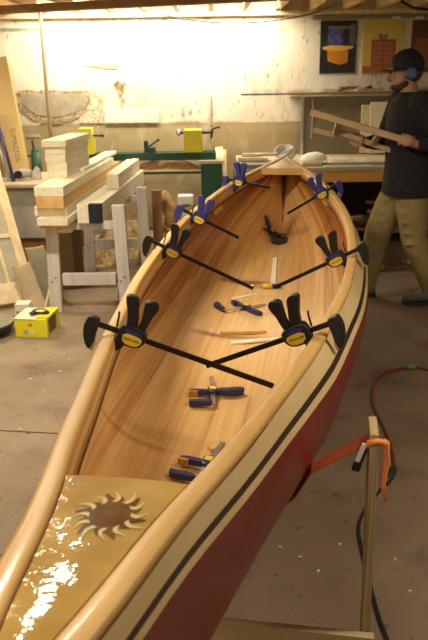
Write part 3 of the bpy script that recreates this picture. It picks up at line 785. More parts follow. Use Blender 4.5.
# webbing: from the upright's top down round the hull and up to the other upright
s_st = s_of(Vector((0.0, 1.60, 0)))
pts = [R0+Vector((0, 0, zt-0.03))]
H = zs(s_st)-zk(s_st)
for h in (0.42, 0.24, 0.12, 0.04, 0.0):
    q = sect(s_st, h)+0.006 if h > 0 else 0; pts.append(pt(s_st, q, zk(s_st)+H*h-0.006))
for h in (0.04,):
    pts.append(pt(s_st, -sect(s_st, h)-0.006, zk(s_st)+H*h-0.006))
pts.append(L0+Vector((0.012, 0, 0.43)))
B = MB(); rings = []
Av = Vector((ax.x, ax.y, 0))
for i, p in enumerate(pts):
    d_ = (pts[min(i+1, len(pts)-1)]-pts[max(i-1, 0)]).normalized(); nn = d_.cross(Av).normalized()
    rings.append([p+Av*a_*0.024+nn*b_*0.0015 for a_, b_ in ((-1,-1),(1,-1),(1,1),(-1,1))])
B.loft(rings); B.build('strap', M['orange_strap'], t)
# frayed orange tape over the top of the upright, hanging down its right side, and a black buckle
B = MB()
B.tube([R0+Vector((-0.022, -0.02, zt-0.055)), R0+Vector((-0.019, -0.05, zt-0.02)), R0+Vector((0, -0.052, zt-0.015)), R0+Vector((0.022, -0.045, zt-0.025)), R0+Vector((0.030, -0.03, zt-0.09)), R0+Vector((0.026, -0.03, zt-0.15)), R0+Vector((0.036, -0.03, zt-0.20))], [0.006, 0.008, 0.007, 0.009, 0.009, 0.007, 0.004], 8)
B.tube([R0+Vector((0.024, -0.02, zt-0.03)), R0+Vector((0.036, -0.02, zt-0.08)), R0+Vector((0.032, -0.02, zt-0.14))], 0.006, 6)
B.build('strap_end', M['rope_orange'], t, smooth=True)
B = MB(); B.beam(R0+Vector((-0.024, -0.03, zt-0.03)), R0+Vector((-0.046, -0.03, zt-0.11)), 0.02, 0.012, up=(0, 1, 0)); B.build('buckle', M['black'], t, bevel=0.003)
B = MB(); B.beam(R0+Vector((-0.030, -0.045, zt-0.025)), R0+Vector((-0.046, -0.045, zt-0.075)), 0.012, 0.008, up=(0, 1, 0)); B.build('buckle_tongue', M['white'], t, bevel=0.002)

# cords on the floor
z_ = 0.008
cable('extension_cord', [AZ(440,373,z_), AZ(425,369,z_), AZ(411,367,z_), AZ(390,371,z_), AZ(377,379,z_), AZ(372,395,z_), AZ(375,410,z_), AZ(385,430,z_), AZ(392,450,z_), AZ(395,468,z_)], 0.007, M['cord'], 'reddish orange extension cord curving over the concrete floor', 'cord', n=8)
cable('power_cord', [AZ(388,480,z_), AZ(378,493,z_), AZ(366,508,z_), AZ(359,525,z_), AZ(361,545,z_), AZ(367,570,z_), AZ(373,595,z_), AZ(380,620,z_), AZ(392,650,z_)], 0.006, M['cord_black'], 'black power cord running past the foot of the plywood upright', 'cord', n=8)
pa, pb = AZ(394, 468, 0.02), AZ(386, 483, 0.02)
one(MB().tube([pa, pa*0.7+pb*0.3, pa*0.3+pb*0.7, pb], [0.012, 0.020, 0.018, 0.010], 10), 'cord_plug', M['plug'], 'dark plug joining the orange cord and the black cord', 'plug', smooth=True)
pa = AZ(411, 367, 0.02)
one(MB().ball(pa, (0.030, 0.012, 0.016), n=10), 'cord_tag', M['tag'], 'bright green tie around the orange extension cord', 'tie', smooth=True)
for i, (px, py, r) in enumerate([(60,372,.010),(44,392,.008),(300,558,.006),(318,572,.006),(395,560,.006),(410,592,.005),(370,548,.005),(280,548,.006),(30,380,.01),(70,360,.008),(340,545,.005),(20,430,.007)]):
    p = AZ(px, py, 0)
    B = MB(); ang = i*1.3; B.beam(p+Vector((-r*math.cos(ang), -r*math.sin(ang), 0.004)), p+Vector((r*math.cos(ang), r*math.sin(ang), 0.004)), r*0.8, 0.006)
    one(B, 'wood_chip', M['pine_pale'], 'tiny pale wood chip lying on the bare concrete floor', 'wood chip', 'wood chips on the floor')

# ================================================================== LUMBER ON TRESTLES
RAIL = 0.645
def trestle(name_label, y, xl, xr_, top_l, top_r, group='trestles under the lumber'):
    t = thing('trestle', name_label, 'trestle', ((xl+xr_)/2, y, 0), group=group)
    for x, tp, sg in ((xl, top_l, -1), (xr_, top_r, 1)):
        B = MB(); B.beam((x+sg*0.02, y, 0), (x, y, tp), 0.085, 0.045, up=(0, 1, 0)); lg = B.build('leg', M['grey_wood'], t, bevel=0.003)
        for zz in (0.26, 0.23):
            B = MB(); B.tube([(x+sg*0.01-0.02+0.03*(zz > .25), y-0.030, zz), (x+sg*0.01-0.02+0.03*(zz > .25), y-0.022, zz)], 0.005, 8); B.build('screw', M['dark_metal'], lg)
        B = MB(); B.beam((x+sg*0.01, y+0.06, 0.30), (x-0.06, y+0.30, 0.02), 0.06, 0.03); B.build('brace', M['grey_wood'], t, bevel=0.003)
    B = MB(); B.box((xl+0.045, y-0.02, 0.20), (xr_-0.045, y+0.02, 0.285)); B.build('stretcher', M['grey_wood'], t, bevel=0.003)
    B = MB(); B.box((xl-0.04, y+0.03, RAIL-0.055), (xr_+0.02, y+0.08, RAIL-0.001)); B.build('top_rail', M['grey_wood'], t, bevel=0.003)
    return t
a1 = AY(118, 205, 4.80); b4 = AY(141, 187, 5.9)
trestle('pale painted trestle holding the front end of the lumber stacks', 4.80, -1.115, a1.x, RAIL-0.002, a1.z)
trestle('pale painted trestle farther back under the lumber stacks', 5.9, AY(90, 230, 5.9).x, b4.x, RAIL-0.002, b4.z)
def board(x0, x1, y0, y1, z0, z1, m, label, yaw=0.0, piv=None, grp='lumber stack on the trestles', end=None):
    X = Matrix.Translation((x0, y0, 0)) @ Matrix.Rotation(-yaw, 4, 'Z') @ Matrix.Translation((-x0, -y0, 0))
    B = MB().box((x0, y0, z0), (x1, y1, z1), 0, X)
    if end is None: return one(B, 'lumber_board', m, label, 'board', grp, bevel=0.002)
    t = thing('lumber_board', label, 'board', (x0, y0, z0), group=grp)
    B.build('timber', m, t, bevel=0.002)
    MB().box((x0-0.001, y0-0.002, z0-0.001), (x1+0.001, y0+0.055, z1+0.001), 0, X).build('painted_end', end, t)
    return t
yw = 0.062
LX = -1.160
board(LX+.005, LX+.19, 4.62, 6.60, .646, .672, M['pine_orange'], 'thin orange edged board at the very bottom of the wide stack', yw)
board(LX+.000, LX+.205, 4.58, 6.60, .673, .720, M['pine_pale'], 'pale board second from the bottom of the wide stack', yw)
board(LX-.030, LX+.19, 4.66, 6.60, .721, .784, M['pine_pale'], 'pale board sticking out leftmost, middle of the wide stack', yw)
board(LX+.002, LX+.185, 4.60, 6.60, .785, .862, M['pine_orange'], 'thick orange brown board in the wide stack below its top board', yw)
board(LX-.004, LX+.190, 4.60, 6.3, .863, .925, M['pine_pale'], 'pale top board of the wide stack, under the short block stack', yw)
board(LX+.10, LX+.205, 5.35, 6.62, .926, .950, M['pine_pale'], 'long thin pale board lying on the right of the wide stack', yw)
bx0 = AY(44, 150, 5.0).x; bx1 = AY(65, 150, 5.0).x
zz = 0.926
for i, (h_, o_) in enumerate([(.054, 0), (.054, .004), (.054, -.003), (.054, .002)]):
    board(bx0+o_, bx1+o_, 5.02, 5.62, zz, zz+h_-0.001, M['pine_pale'], ['short pale block board lowest in the upper stack', 'short pale block board second from below in the upper stack', 'short pale block board third from below in the upper stack', 'short pale block board just under the wider top one'][i], 0.10)
    zz += h_
board(bx0-.012, bx1+.014, 4.99, 5.66, zz, zz+.045, M['pine_pale'], 'wider pale board topping the short upper stack', 0.10)
navy_end = mat('dark_blue_end_paint', (0.008, 0.014, 0.03), 0.6)
x2 = AZ(79, 222, RAIL).x
board(x2, x2+.080, 4.78, 6.62, .646, .775, M['pine_pale'], 'pale squared beam left of the dark tipped beam', 0.072, grp='squared beams on the trestles')
board(x2+.082, x2+.165, 4.78, 6.62, .646, .775, M['pine_pale'], 'pale squared beam with dark painted end', 0.072, grp='squared beams on the trestles', end=navy_end)
u0 = AZ(107, 188, .776)
board(u0.x+.0, u0.x+.035, u0.y, u0.y+1.0, .777, .885, M['pine_pale'], 'left of two short beams laid on the squared beams', 0.05, grp='squared beams on the trestles')
board(u0.x+.037, u0.x+.10, u0.y-.04, u0.y+1.05, .777, .885, M['pine_pale'], 'right of two short beams laid on the squared beams', 0.05, grp='squared beams on the trestles')
# brown upright board behind far trestle
p = AY(164-8, 250, 6.35)
t0 = AY(155, 190, 6.3)
one(MB().box((t0.x-0.03, 6.28, 0), (t0.x+0.055, 6.32, t0.z)), 'plank_upright', M['brown_v'], 'brown board standing behind the far trestle leg', 'board', bevel=0.002)

# ================================================================== LEFT SIDE CLUTTER
# yellow box
bl = AZ(16, 337, 0); br = AZ(48, 338, 0); bk = AZ(58, 322, 0)
t = thing('yellow_box', 'small bright yellow cardboard box on the floor by the trestle leg', 'box', tuple(bl))
dx = (br-bl); dx.z = 0; wd = dx.length; dx.normalize(); dy = Vector((-dx.y, dx.x, 0)); dep = 0.24; hh = 0.125
X = Matrix((dx, dy, Vector((0, 0, 1)))).transposed().to_4x4(); X.translation = bl
yb = MB().box((0, 0, 0.001), (wd, dep, hh), 0, X).build('carton', M['box_yellow'], t, bevel=0.002)
MB().box((wd+0.0002, 0.03, 0.02), (wd+0.002, dep-0.07, hh-0.01), 0, X).build('torn_panel', M['card_brown'], yb)
MB().box((-0.004, -0.004, hh+0.001), (wd*0.62, dep*0.9, hh+0.006), 0, X @ Matrix.Rotation(0.03, 4, 'Y')).build('flap', M['pine_pale'], t)
MB().box((wd*0.66, 0.02, hh+0.001), (wd+0.01, dep*0.95, hh+0.007), 0, X @ Matrix.Rotation(-0.02, 4, 'Y')).build('flap', M['box_yellow'], t)
MB().ball((0, 0, 0), (0.016, 0.0015, 0.009), mtx=None).build('emblem', mat('orange_emblem', (0.75, 0.12, 0.02), 0.5), yb, world=True).data.transform(X @ Matrix.Translation((wd*0.48, -0.001, 0.087)))
MB().box((wd*0.26, -0.002, 0.022), (wd*0.40, -0.0003, 0.050), 0, X).build('printed_label', mat('grey_label', (0.30, 0.30, 0.24), 0.6, (0.6, 0.6, 0.45), 300), yb)
MB().box((wd*0.43, -0.002, 0.024), (wd*0.58, -0.0003, 0.048), 0, X).build('printed_label', mat('pale_label', (0.85, 0.82, 0.45), 0.6), yb)
t = thing('glove', 'crumpled dark object with white patch lying on the yellow box', 'glove', tuple(X @ Vector((wd*0.6, dep*0.5, hh+0.008))))
c0 = X @ Vector((wd*0.62, dep*0.45, hh+0.022))
B = MB(); B.ball(c0, (0.05, 0.035, 0.016)); B.ball(c0+Vector((0.045, -0.03, 0.0)), (0.028, 0.016, 0.014)); B.ball(c0+Vector((-0.04, -0.03, -0.004)), (0.022, 0.022, 0.010)); B.build('cloth', M['black'], t, smooth=True)
B = MB(); B.ball(c0+Vector((0.015, -0.03, 0.010)), (0.035, 0.014, 0.008)); B.build('white_patch', M['white'], t, smooth=True)
# dark rounded pan at the left edge
c0 = AZ(-14, 334, 0)
t = thing('black_tray', 'black rounded tray with pale inside at the left edge of the picture', 'tray', tuple(c0))
B = MB(); B.lathe([(0.10, 0.002), (0.17, 0.03), (0.20, 0.08), (0.19, 0.082), (0.15, 0.04), (0.0, 0.03)][:5], 28, 0, Matrix.Translation(c0)); B.build('shell', M['black'], t, smooth=True)
B = MB(); B.lathe([(0.175, 0.070), (0.188, 0.086)], 28, 0, Matrix.Translation(c0)); B.build('top_sheet', M['grit'], t)
# window sash leaning
t = thing('window_sash', 'pale wooden window sash with glass panes leaning at the left edge', 'window sash', (-1.55, 4.95, 0))
# frame plane: bottom right corner, leaning back
q_br = AZ(24, 335, 0.0); q_br = Vector((-1.45, 4.75, 0.0))
SB = AZ(37, 300, 0.02)      # lower right corner of the outer stile
ST = AY(0, 172, 5.55)      # a point up the outer stile
vup = (ST-SB).normalized()
hz = AZ(8, 330, 0.02)-SB
hz = Vector((-0.80, -0.60, 0)); hz = (hz-vup*hz.dot(vup)).normalized(); nrm = vup.cross(hz).normalized()
if nrm.y > 0: nrm = -nrm
Fm = Matrix((-hz, nrm.cross(-hz)*-1, vup)).transposed().to_4x4()
XX = -hz; ZZ = vup; YY = ZZ.cross(XX).normalized()
Fm = Matrix((XX, YY, ZZ)).transposed().to_4x4(); Fm.translation = SB
def sb(nm, x0, x1, z0, z1, m, y0=-0.02, y1=0.02, par=None): return MB().box((x0, y0, z0), (x1, y1, z1), 0, Fm).build(nm, m, par or t, bevel=0.003)
Ht = (ST-SB).length*1.45
sb('stile', -0.07, 0.0, 0.0, Ht, M['pine_v']); sb('stile', -0.70, -0.63, 0.0, Ht, M['pine_v'])
sb('bottom_rail', -0.63, -0.07, 0.0, 0.16, M['pine']); sb('top_rail', -0.63, -0.07, Ht-0.07, Ht, M['pine'])
sb('muntin', -0.19, -0.165, 0.16, Ht-0.07, M['pine_v'], -0.014, 0.014)
sb('muntin', -0.63, -0.07, 0.52, 0.555, M['pine'], -0.014, 0.014)
for (x0, x1) in ((-0.165, -0.07), (-0.63, -0.19)):
    for (z0, z1) in ((0.16, 0.52), (0.555, Ht-0.07)):
        sb('glass_pane', x0, x1, z0, z1, M['glass'], -0.003, 0.003)
# two curved sanding troughs leaning against the sash and the box
def trough(bot, top, wdt, thick, label, m_in, curve=0.05, side=Vector((1, 0, 0)), grp='curved wooden forms leaning on the left'):
    bot, top = Vector(bot), Vector(top); up = (top-bot).normalized(); sd = (side-up*side.dot(up)).normalized(); nn = sd.cross(up).normalized()
    if nn.y > 0: nn = -nn
    t = thing('curved_form', label, 'wooden form', tuple(bot), group=grp)
    def arc(r_off, kk=9): return [sd*(wdt*(k/(kk-1)-0.5)) + nn*(curve*((2*k/(kk-1)-1)**2) + r_off) for k in range(kk)]
    o = arc(0.0); i_ = arc(0.014)
    ring = o+i_[::-1]
    B = MB(); B.loft([[bot+q for q in ring], [top+q for q in ring]]); B.build('shell', M['pine_orange'], t)
    lin = arc(0.0145); lin2 = arc(0.019); ring = [q*1.0 for q in lin]+lin2[::-1]
    B = MB(); B.loft([[bot+up*0.012+q for q in ring], [top-up*0.012+q for q in ring]]); B.build('lining', m_in, t)
    return t
trough(AY(37, 311, 4.80) , AY(20, 266, 4.98), 0.13, 0.014, 'curved form with tan lining leaning nearest the sash', mat('tan_lining', (0.40, 0.29, 0.17), 0.8, (0.46, 0.35, 0.21), 12), curve=0.03, side=Vector((1, 0.5, 0)))
trough(AY(50, 302, 5.12), AY(33, 248, 5.32), 0.15, 0.014, 'taller curved form with grey green lining behind the other', M['grit'], curve=0.02, side=Vector((1, 0.75, 0)))
one(MB().beam(AZ(45, 311, 0.004), AY(51, 284, 4.86), 0.012, 0.05, up=(0, 1, 0)), 'thin_batten', M['pine_pale'], 'short pale batten leaning against the foot of the front trestle', 'batten')
# small white socket block behind box
p = AZ(20, 318, 0)
t = thing('white_block', 'small white block with two dark holes behind the yellow box', 'block', tuple(p))
bb = MB().box((p.x-0.03, p.y, 0.001), (p.x+0.07, p.y+0.10, 0.10)).build('block_body', M['white_cloth'], t, bevel=0.003)
for k in (0, 1): MB().box((p.x-0.018+k*0.026, p.y-0.002, 0.035), (p.x-0.006+k*0.026, p.y+0.001, 0.05)).build('hole', M['black'], bb)
# grey panelled cabinet with rim board on top, holding machine parts
g0 = AY(8, 235, 5.9); g1 = AY(58, 185, 5.9)
t = thing('grey_cabinet', 'dusty grey sided cabinet beneath the worktop at the left', 'cabinet', (-1.5, 5.9, 0))
zc = AY(30, 184, 5.85).z
cabx0, cabx1 = AY(6, 200, 5.9).x, AY(52, 200, 5.9).x
MB().box((cabx0, 5.9, 0.30), (cabx1, 6.6, zc-0.03)).build('side_panel', M['grey_box'], t, bevel=0.003)
MB().box((cabx0+0.04, 5.97, 0.001), (cabx1+0.14, 6.55, 0.298)).build('lower_carcass', M['brown_v'], t, bevel=0.003)
tb = one(MB().box((cabx0-0.7, 5.83, zc-0.028), (cabx1+0.05, 6.62, zc)), 'worktop', M['bench_top'], 'pale dusty worktop lying over the grey cabinet', 'worktop', bevel=0.003)
# brown box beneath the stack
c0 = AY(57, 240, 5.6); c1 = AY(70, 270, 5.6)
one(MB().box((AY(52, 240, 5.35).x, 5.35, 0.001), (AY(72, 240, 5.35).x, 5.75, 0.46)), 'cardboard_box', M['card_brown'], 'brown cardboard box standing under the lumber behind the front trestle', 'box', bevel=0.003)
# tall yellowish carton leaning
lo_l, lo_r, hi_l = AY(8, 178, 6.3), AY(29, 178, 6.3), AY(-14, 60, 6.75)
t = thing('tall_carton', 'tall yellowish flat carton leaning against the left of the wall', 'carton', tuple(lo_l))
uv_ = (hi_l-lo_l).normalized(); sdv = Vector((1, 0, 0)); sdv = (sdv-uv_*sdv.dot(uv_)).normalized(); nn = uv_.cross(sdv)
Tm = Matrix((sdv, -nn if nn.y < 0 else nn, uv_)).transposed().to_4x4(); Tm.translation = lo_l
wc = (lo_r-lo_l).length; hc = (hi_l-lo_l).length
MB().box((0, 0, 0.0), (wc, 0.09, hc), 0, Tm).build('carton_body', M['card'], t, bevel=0.003)
MB().box((-0.10, 0.0, 0.0), (-0.002, 0.085, hc), 0, Tm).build('carton_side', M['card_brown'], t, bevel=0.003)
mt = Tm @ Matrix.Translation((wc*0.62, -0.0015, 0.28)) @ Matrix.Rotation(PI/2, 4, 'X') @ Matrix.Rotation(-PI/2, 4, 'Z')
text('lettering', 'SUMAZTOL', 0.062, mat('brown_print', (0.20, 0.12, 0.05), 0.7), mt, t)
# dark rods beside it
for i, (px, pm, lb) in enumerate(((-3, M['dark_metal'], 'black metal rod leaning at the left edge, outermost of three'), (3, M['steel'], 'bright metal rod leaning between two dark rods at the left edge'), (8, M['navy'], 'dark blue rod leaning at the left edge nearest the carton'))):
    one(MB().tube([AY(px+6, 182, 6.0), AY(px-16, 100, 6.35)], 0.014, 10), 'metal_rod', pm, lb, 'rod', 'rods leaning at the left edge', smooth=True)
# sander / dust machine on worktop
p = AY(18, 181, 6.1); p.z = zc
t = thing('sander', 'grey power tool with dark round port on the left worktop', 'power tool', tuple(p))
B = MB(); B.tube([p+Vector((-0.10, 0, 0.035)), p+Vector((-0.03, -0.01, 0.045)), p+Vector((0.05, 0, 0.055)), p+Vector((0.12, 0.02, 0.05))], [0.025, 0.035, 0.045, 0.03], 14); B.build('motor_body', mat('grey_tool', (0.38, 0.37, 0.33), 0.5), t, smooth=True)
B = MB(); B.tube([p+Vector((0.02, -0.05, 0.05)), p+Vector((0.02, -0.03, 0.05))], 0.035, 16); B.build('dust_port', M['black'], t)
B = MB(); B.prism([(0.10, 0.0), (0.20, 0.0), (0.19, 0.08), (0.16, 0.11), (0.12, 0.06)], 0.05, 0, Matrix.Translation(p)); B.build('bracket', M['grey_box'], t, bevel=0.003)
# green roller stand
p = AY(37, 170, 6.75); zb_ = zc
t = thing('roller_stand', 'green support stand topped by a small metal roller', 'roller stand', (p.x, 6.75, 0))
zt_ = AY(36, 152, 6.75).z
B = MB(); B.tube([(p.x, 6.75, 0.3), (p.x, 6.75, 0.80), (p.x, 6.75, zt_)], [0.03, 0.05, 0.042], 14); B.ball((p.x, 6.75, zt_), 0.042); B.build('column', M['green_light'], t, smooth=True)
B = MB(); B.box((p.x-0.16, 6.60, 0.001), (p.x+0.16, 6.90, 0.30)); B.build('base', M['green'], t, bevel=0.005)
zr = AY(34, 137, 6.75).z
B = MB(); B.tube([(p.x-0.01, 6.75, zt_), (p.x-0.02, 6.75, zr-0.03)], 0.010, 8); B.build('stem', M['dark_metal'], t, smooth=True)
B = MB(); B.tube([(p.x-0.075, 6.75, zr), (p.x+0.055, 6.75, zr+0.006)], 0.020, 14); B.build('roller', M['steel'], t)
B = MB(); B.tube([(p.x-0.03, 6.72, zt_-0.04), (p.x-0.09, 6.70, zt_-0.02), (p.x-0.12, 6.70, zt_-0.08)], 0.009, 8); B.build('handle', M['dark_metal'], t, smooth=True)
# thin brown post
pa, pb = AY(40, 15, 6.9), AY(52, 150, 6.9)
pd = (pa-pb).normalized()
one(MB().tube([pb-pd*(pb.z/pd.z)*1.0, pa+pd*0.03], 0.018, 10), 'wooden_pole', mat('pole_wood', (0.32, 0.21, 0.10), 0.7), 'thin brown pole rising from behind the lumber to the beam', 'pole', smooth=True)

# ================================================================== LATHE
yl = 6.85
zl = AY(170, 152, yl).z
x0 = AY(60, 152, yl).x; x1 = AY(216, 152, yl).x
t = thing('wood_lathe', 'green wood lathe with yellow headstock against the back wall', 'lathe', ((x0+x1)/2, yl, 0))
MB().box((x0, yl-0.07, zl-0.07), (x1, yl-0.01, zl)).build('bed_rail', M['green'], t, bevel=0.004)
MB().box((x0, yl+0.05, zl-0.07), (x1, yl+0.11, zl)).build('bed_rail', M['green'], t, bevel=0.004)
cx0, cx1 = AY(201, 165, yl-0.1).x, AY(222, 165, yl-0.1).x
MB().box((cx0, yl-0.13, 0.001), (cx1, yl+0.18, zl-0.10)).build('cabinet_leg', M['green'], t, bevel=0.006)
MB().box((cx0-0.02, yl-0.15, zl-0.10), (cx1+0.02, yl+0.20, zl-0.07)).build('cabinet_top', M['bench_top'], t, bevel=0.003)
MB().box((x0+0.05, yl-0.13, 0.001), (x0+0.20, yl+0.18, zl-0.07)).build('cabinet_leg', M['green'], t, bevel=0.006)
tr = MB().box((x0+0.21, yl-0.15, zl-0.19), (cx0-0.003, yl+0.20, zl-0.165)).build('tray', M['green'], t, bevel=0.003)
MB().box((x0+0.21, yl-0.155, zl-0.165), (cx0-0.003, yl-0.145, zl-0.15)).build('tray_lip', M['pine'], tr)
def trapezoid_box(x0, x1, y0, y1, z0, z1, tp, name, m, par, bev=0.006):
    B = MB(); B.prism([(x0, z0), (x1, z0), (x1-tp, z1), (x0+tp, z1)], y1-y0, 0, Matrix.Translation((0, y0, 0))); return B.build(name, m, par, bevel=bev)
h0, h1 = AY(183, 149, yl-0.09).x, AY(203, 149, yl-0.09).x; hz_ = AY(193, 130, yl-0.09).z
hd = trapezoid_box(h0, h1, yl-0.09, yl+0.13, zl+0.001, hz_, 0.012, 'headstock', M['yellow_metal'], t)
B = MB(); B.tube([(h0-0.06, yl, hz_-0.03), (h1+0.10, yl, hz_-0.03)], 0.014, 12); B.build('spindle', M['dark_metal'], hd)
B = MB(); B.tube([(h0-0.05, yl, hz_-0.03), (h0-0.03, yl, hz_-0.03)], 0.032, 16); B.build('faceplate', M['steel'], hd)
B = MB(); B.tube([(h1+0.08, yl, hz_-0.08), (h1+0.09, yl, hz_+0.0), (h1+0.16, yl-0.02, hz_+0.02)], 0.010, 8); B.build('crank', M['dark_metal'], hd, smooth=True)
tx = AY(150, 149, yl-0.09).x
B = MB(); B.prism([(tx-0.06, 0.0), (tx+0.05, 0.0), (tx+0.04, 0.05), (tx-0.02, 0.05), (tx-0.03, 0.11), (tx-0.06, 0.11)], 0.12, 0, Matrix.Translation((0, yl-0.06, zl+0.001))); ts = B.build('tailstock', M['green'], t, bevel=0.005)
B = MB(); B.tube([(tx-0.01, yl-0.07, zl+0.06), (tx+0.08, yl-0.08, zl+0.12)], 0.008, 8); B.ball((tx+0.08, yl-0.08, zl+0.12), 0.014); B.build('lever', M['black'], ts, smooth=True)
# shavings on the lathe bed, in its tray and on the floor
def heap(name, cx, cy, rx, ry, hgt, m, label, cat, z0=0.0, seed=0, kind='stuff', fn=None):
    B = MB(); n_ = 30; off = Vector((seed*3.1, seed*1.7, 0))
    for i in range(n_+1):
        for j in range(n_+1):
            u, v = i/n_*2-1, j/n_*2-1; r = math.hypot(u, v)
            h = max(0, 1-r*r)*hgt*(0.75+0.9*noise.noise(Vector((u*2.4, v*2.4, 0))+off)) + (0.16*hgt*noise.noise(Vector((u*9, v*9, 3))+off) if r < 0.97 else 0)
            B.v.append(Vector((cx+u*rx, cy+v*ry, z0+max(h, 0.0)-0.002+0.003)))
    for i in range(n_):
        for j in range(n_):
            B.f.append((i*(n_+1)+j, (i+1)*(n_+1)+j, (i+1)*(n_+1)+j+1, i*(n_+1)+j+1)); B.m.append(0)
    return one(B, name, m, label, cat, None, kind)
heap('wood_shavings', (x0+cx0)/2+0.35, yl+0.02, 0.36, 0.13, 0.10, mat('brown_shavings', (0.30, 0.15, 0.06), 0.9, (0.44, 0.27, 0.12), 30, bump=0.8, bscale=50), 'brown wood shavings filling the lathe tray', 'shavings', zl-0.163, 2)
c0 = AZ(150, 240, 0)
heap('wood_shavings', AZ(135, 232, 0).x+0.10, 6.72, 0.50, 0.40, 0.34, M['shav'], 'big pile of pale curly shavings on the floor under the lathe', 'shavings', 0.0, 5)
heap('wood_shavings', AY(80, 250, 6.5).x+0.10, 6.30, 0.25, 0.25, 0.16, M['shav'], 'low heap of pale shavings on the floor behind the trestle legs', 'shavings', 0.0, 9)
# gnarled offcut of a log on shavings
p = AY(168, 203, 6.62)
t_ = MB(); rings = []
for k, (dx_, dz_, r_) in enumerate([(0.03, -0.22, 0.09), (0.045, -0.13, 0.11), (0.03, -0.05, 0.10), (-0.01, 0.02, 0.085), (-0.03, 0.08, 0.055), (-0.02, 0.11, 0.02)]):
    rings.append([p+Vector((dx_+0.8*r_*math.cos(a_)*(1+0.28*math.sin(3*a_+k*1.7)), r_*0.7*math.sin(a_), dz_+0.015*math.sin(5*a_+k))) for a_ in [2*PI*q/14 for q in range(14)]])
t_.loft(rings); one(t_, 'log_offcut', mat('log_wood', (0.66, 0.42, 0.15), 0.85, (0.34, 0.19, 0.07), 9, (1, 1, 1), 5, 1.0, 16), 'gnarled orange yellow piece of log on the shavings', 'log', smooth=True)
# white motor box on a pedestal
p = AY(186, 200, 6.6)
t = thing('bench_grinder', 'small white box machine standing in front of the lathe', 'machine', (p.x, 6.6, 0))
MB().box((p.x-0.075, 6.52, p.z-0.045), (p.x+0.07, 6.66, p.z+0.05)).build('housing', M['white'], t, bevel=0.008)
MB().box((p.x-0.05, 6.512, p.z-0.042), (p.x+0.045, 6.518, p.z-0.028)).build('face_plate', M['dark_metal'], t)
MB().tube([(p.x-0.02, 6.6, p.z-0.05), (p.x-0.02, 6.6, 0.28)], 0.035, 12).build('neck', M['white'], t, smooth=False)
MB().tube([(p.x-0.02, 6.6, 0.28), (p.x-0.02, 6.6, 0.001)], 0.07, 14).build('pedestal', M['dark_metal'], t)
# second yellow machine, left of lathe, half behind the stack
y2 = 6.75; a_, b_ = AY(82, 155, y2).x, AY(95, 155, y2).x; zt2 = AY(88, 128, y2).z
t = thing('band_saw', 'narrow yellow upright machine on a green base behind the lumber', 'machine', ((a_+b_)/2, y2, 0))
trapezoid_box(a_-0.02, b_, y2-0.07, y2+0.09, zl+0.002, zt2, 0.010, 'column', M['yellow_metal'], t)
B = MB(); B.tube([(b_-0.01, y2, zt2-0.07), (b_+0.07, y2, zt2-0.07)], 0.010, 10); B.ball((b_+0.08, y2, zt2-0.07), 0.018); B.build('knob', M['dark_metal'], t, smooth=True)
# leaning plank
one(MB().beam(AZ(232, 262, 0)+Vector((0, -0.1, 0.006)), AY(219, 148, 7.25), 0.075, 0.03, up=(0, 1, 0)), 'leaning_plank', M['pine_v'], 'pale plank leaning upright at the right end of the lathe', 'plank', bevel=0.003)
one(MB().beam(AZ(226, 262, 0)+Vector((0.03, 0.1, 0.006)), AY(224, 150, 7.33), 0.04, 0.02, up=(0, 1, 0)), 'leaning_plank', M['pine_orange'], 'narrow darker plank leaning behind the pale one', 'plank', bevel=0.003)

# ================================================================== RIGHT WORKBENCH
yb0 = 6.2; zbT = AY(300, 168, yb0).z
xb0 = AY(240, 170, yb0).x; xb1 = 2.6
t = thing('workbench', 'long wooden workbench along the back wall behind the canoe tip', 'workbench', ((xb0+xb1)/2, 6.7, 0))
MB().box((xb0, yb0, zbT-0.035), (xb1, 7.3, zbT)).build('bench_top', M['bench_top'], t, bevel=0.004)
MB().box((xb0+0.01, yb0+0.02, zbT-0.13), (xb1-0.01, yb0+0.055, zbT-0.036)).build('apron', M['bench_wood'], t, bevel=0.003)
for x in (xb0+0.07, xb1-0.1):
    for y in (yb0+0.10, 7.2):
        MB().box((x-0.045, y-0.04, 0.001), (x+0.045, y+0.04, zbT-0.036)).build('leg', M['pine_v'], t, bevel=0.003)
MB().box((xb0+0.12, yb0+0.5, 0.15), (xb1-0.15, 7.24, 0.18)).build('lower_shelf', M['brown_wood'], t)
# dark sheet standing in for the shade beneath the bench
one(MB().box((xb0+0.1, 7.26, 0.20), (xb1-0.05, 7.28, zbT-0.14)), 'shade_sheet', M['dark_void'], 'dark sheet standing in for shade beneath the workbench', 'sheet')
# rubble of firewood offcuts under the bench
rnd = random.Random(3)
for i in range(26):
    px = rnd.uniform(352, 430); x = AZ(px, 258, 0).x+rnd.uniform(-0.1, 0.1)
    y = rnd.uniform(6.35, 6.65); z = rnd.choice([0.22, 0.30, 0.38, 0.46]) if i > 8 else 0.04
    if i <= 8: y = rnd.uniform(5.75, 6.05)
    a_ = rnd.uniform(0, PI); l_ = rnd.uniform(0.08, 0.18); w_ = rnd.uniform(0.04, 0.08)
    dv = Vector((math.cos(a_), math.sin(a_)*0.5, rnd.uniform(-0.1, 0.1)))*l_/2
    if i <= 8: dv.z = 0; z = w_*0.30+0.002
    pc = Vector((x, y, z))
    dark = rnd.random() < 0.35
    one(MB().beam(pc-dv, pc+dv, w_, w_*0.6), 'wood_offcut', M['rubble'] if dark else M['pine_orange'] if rnd.random() < .5 else M['brown_wood'],
        'rough wood offcut lying in the pile beneath the workbench behind the man', 'offcut', 'wood offcuts beneath the workbench', bevel=0.004)
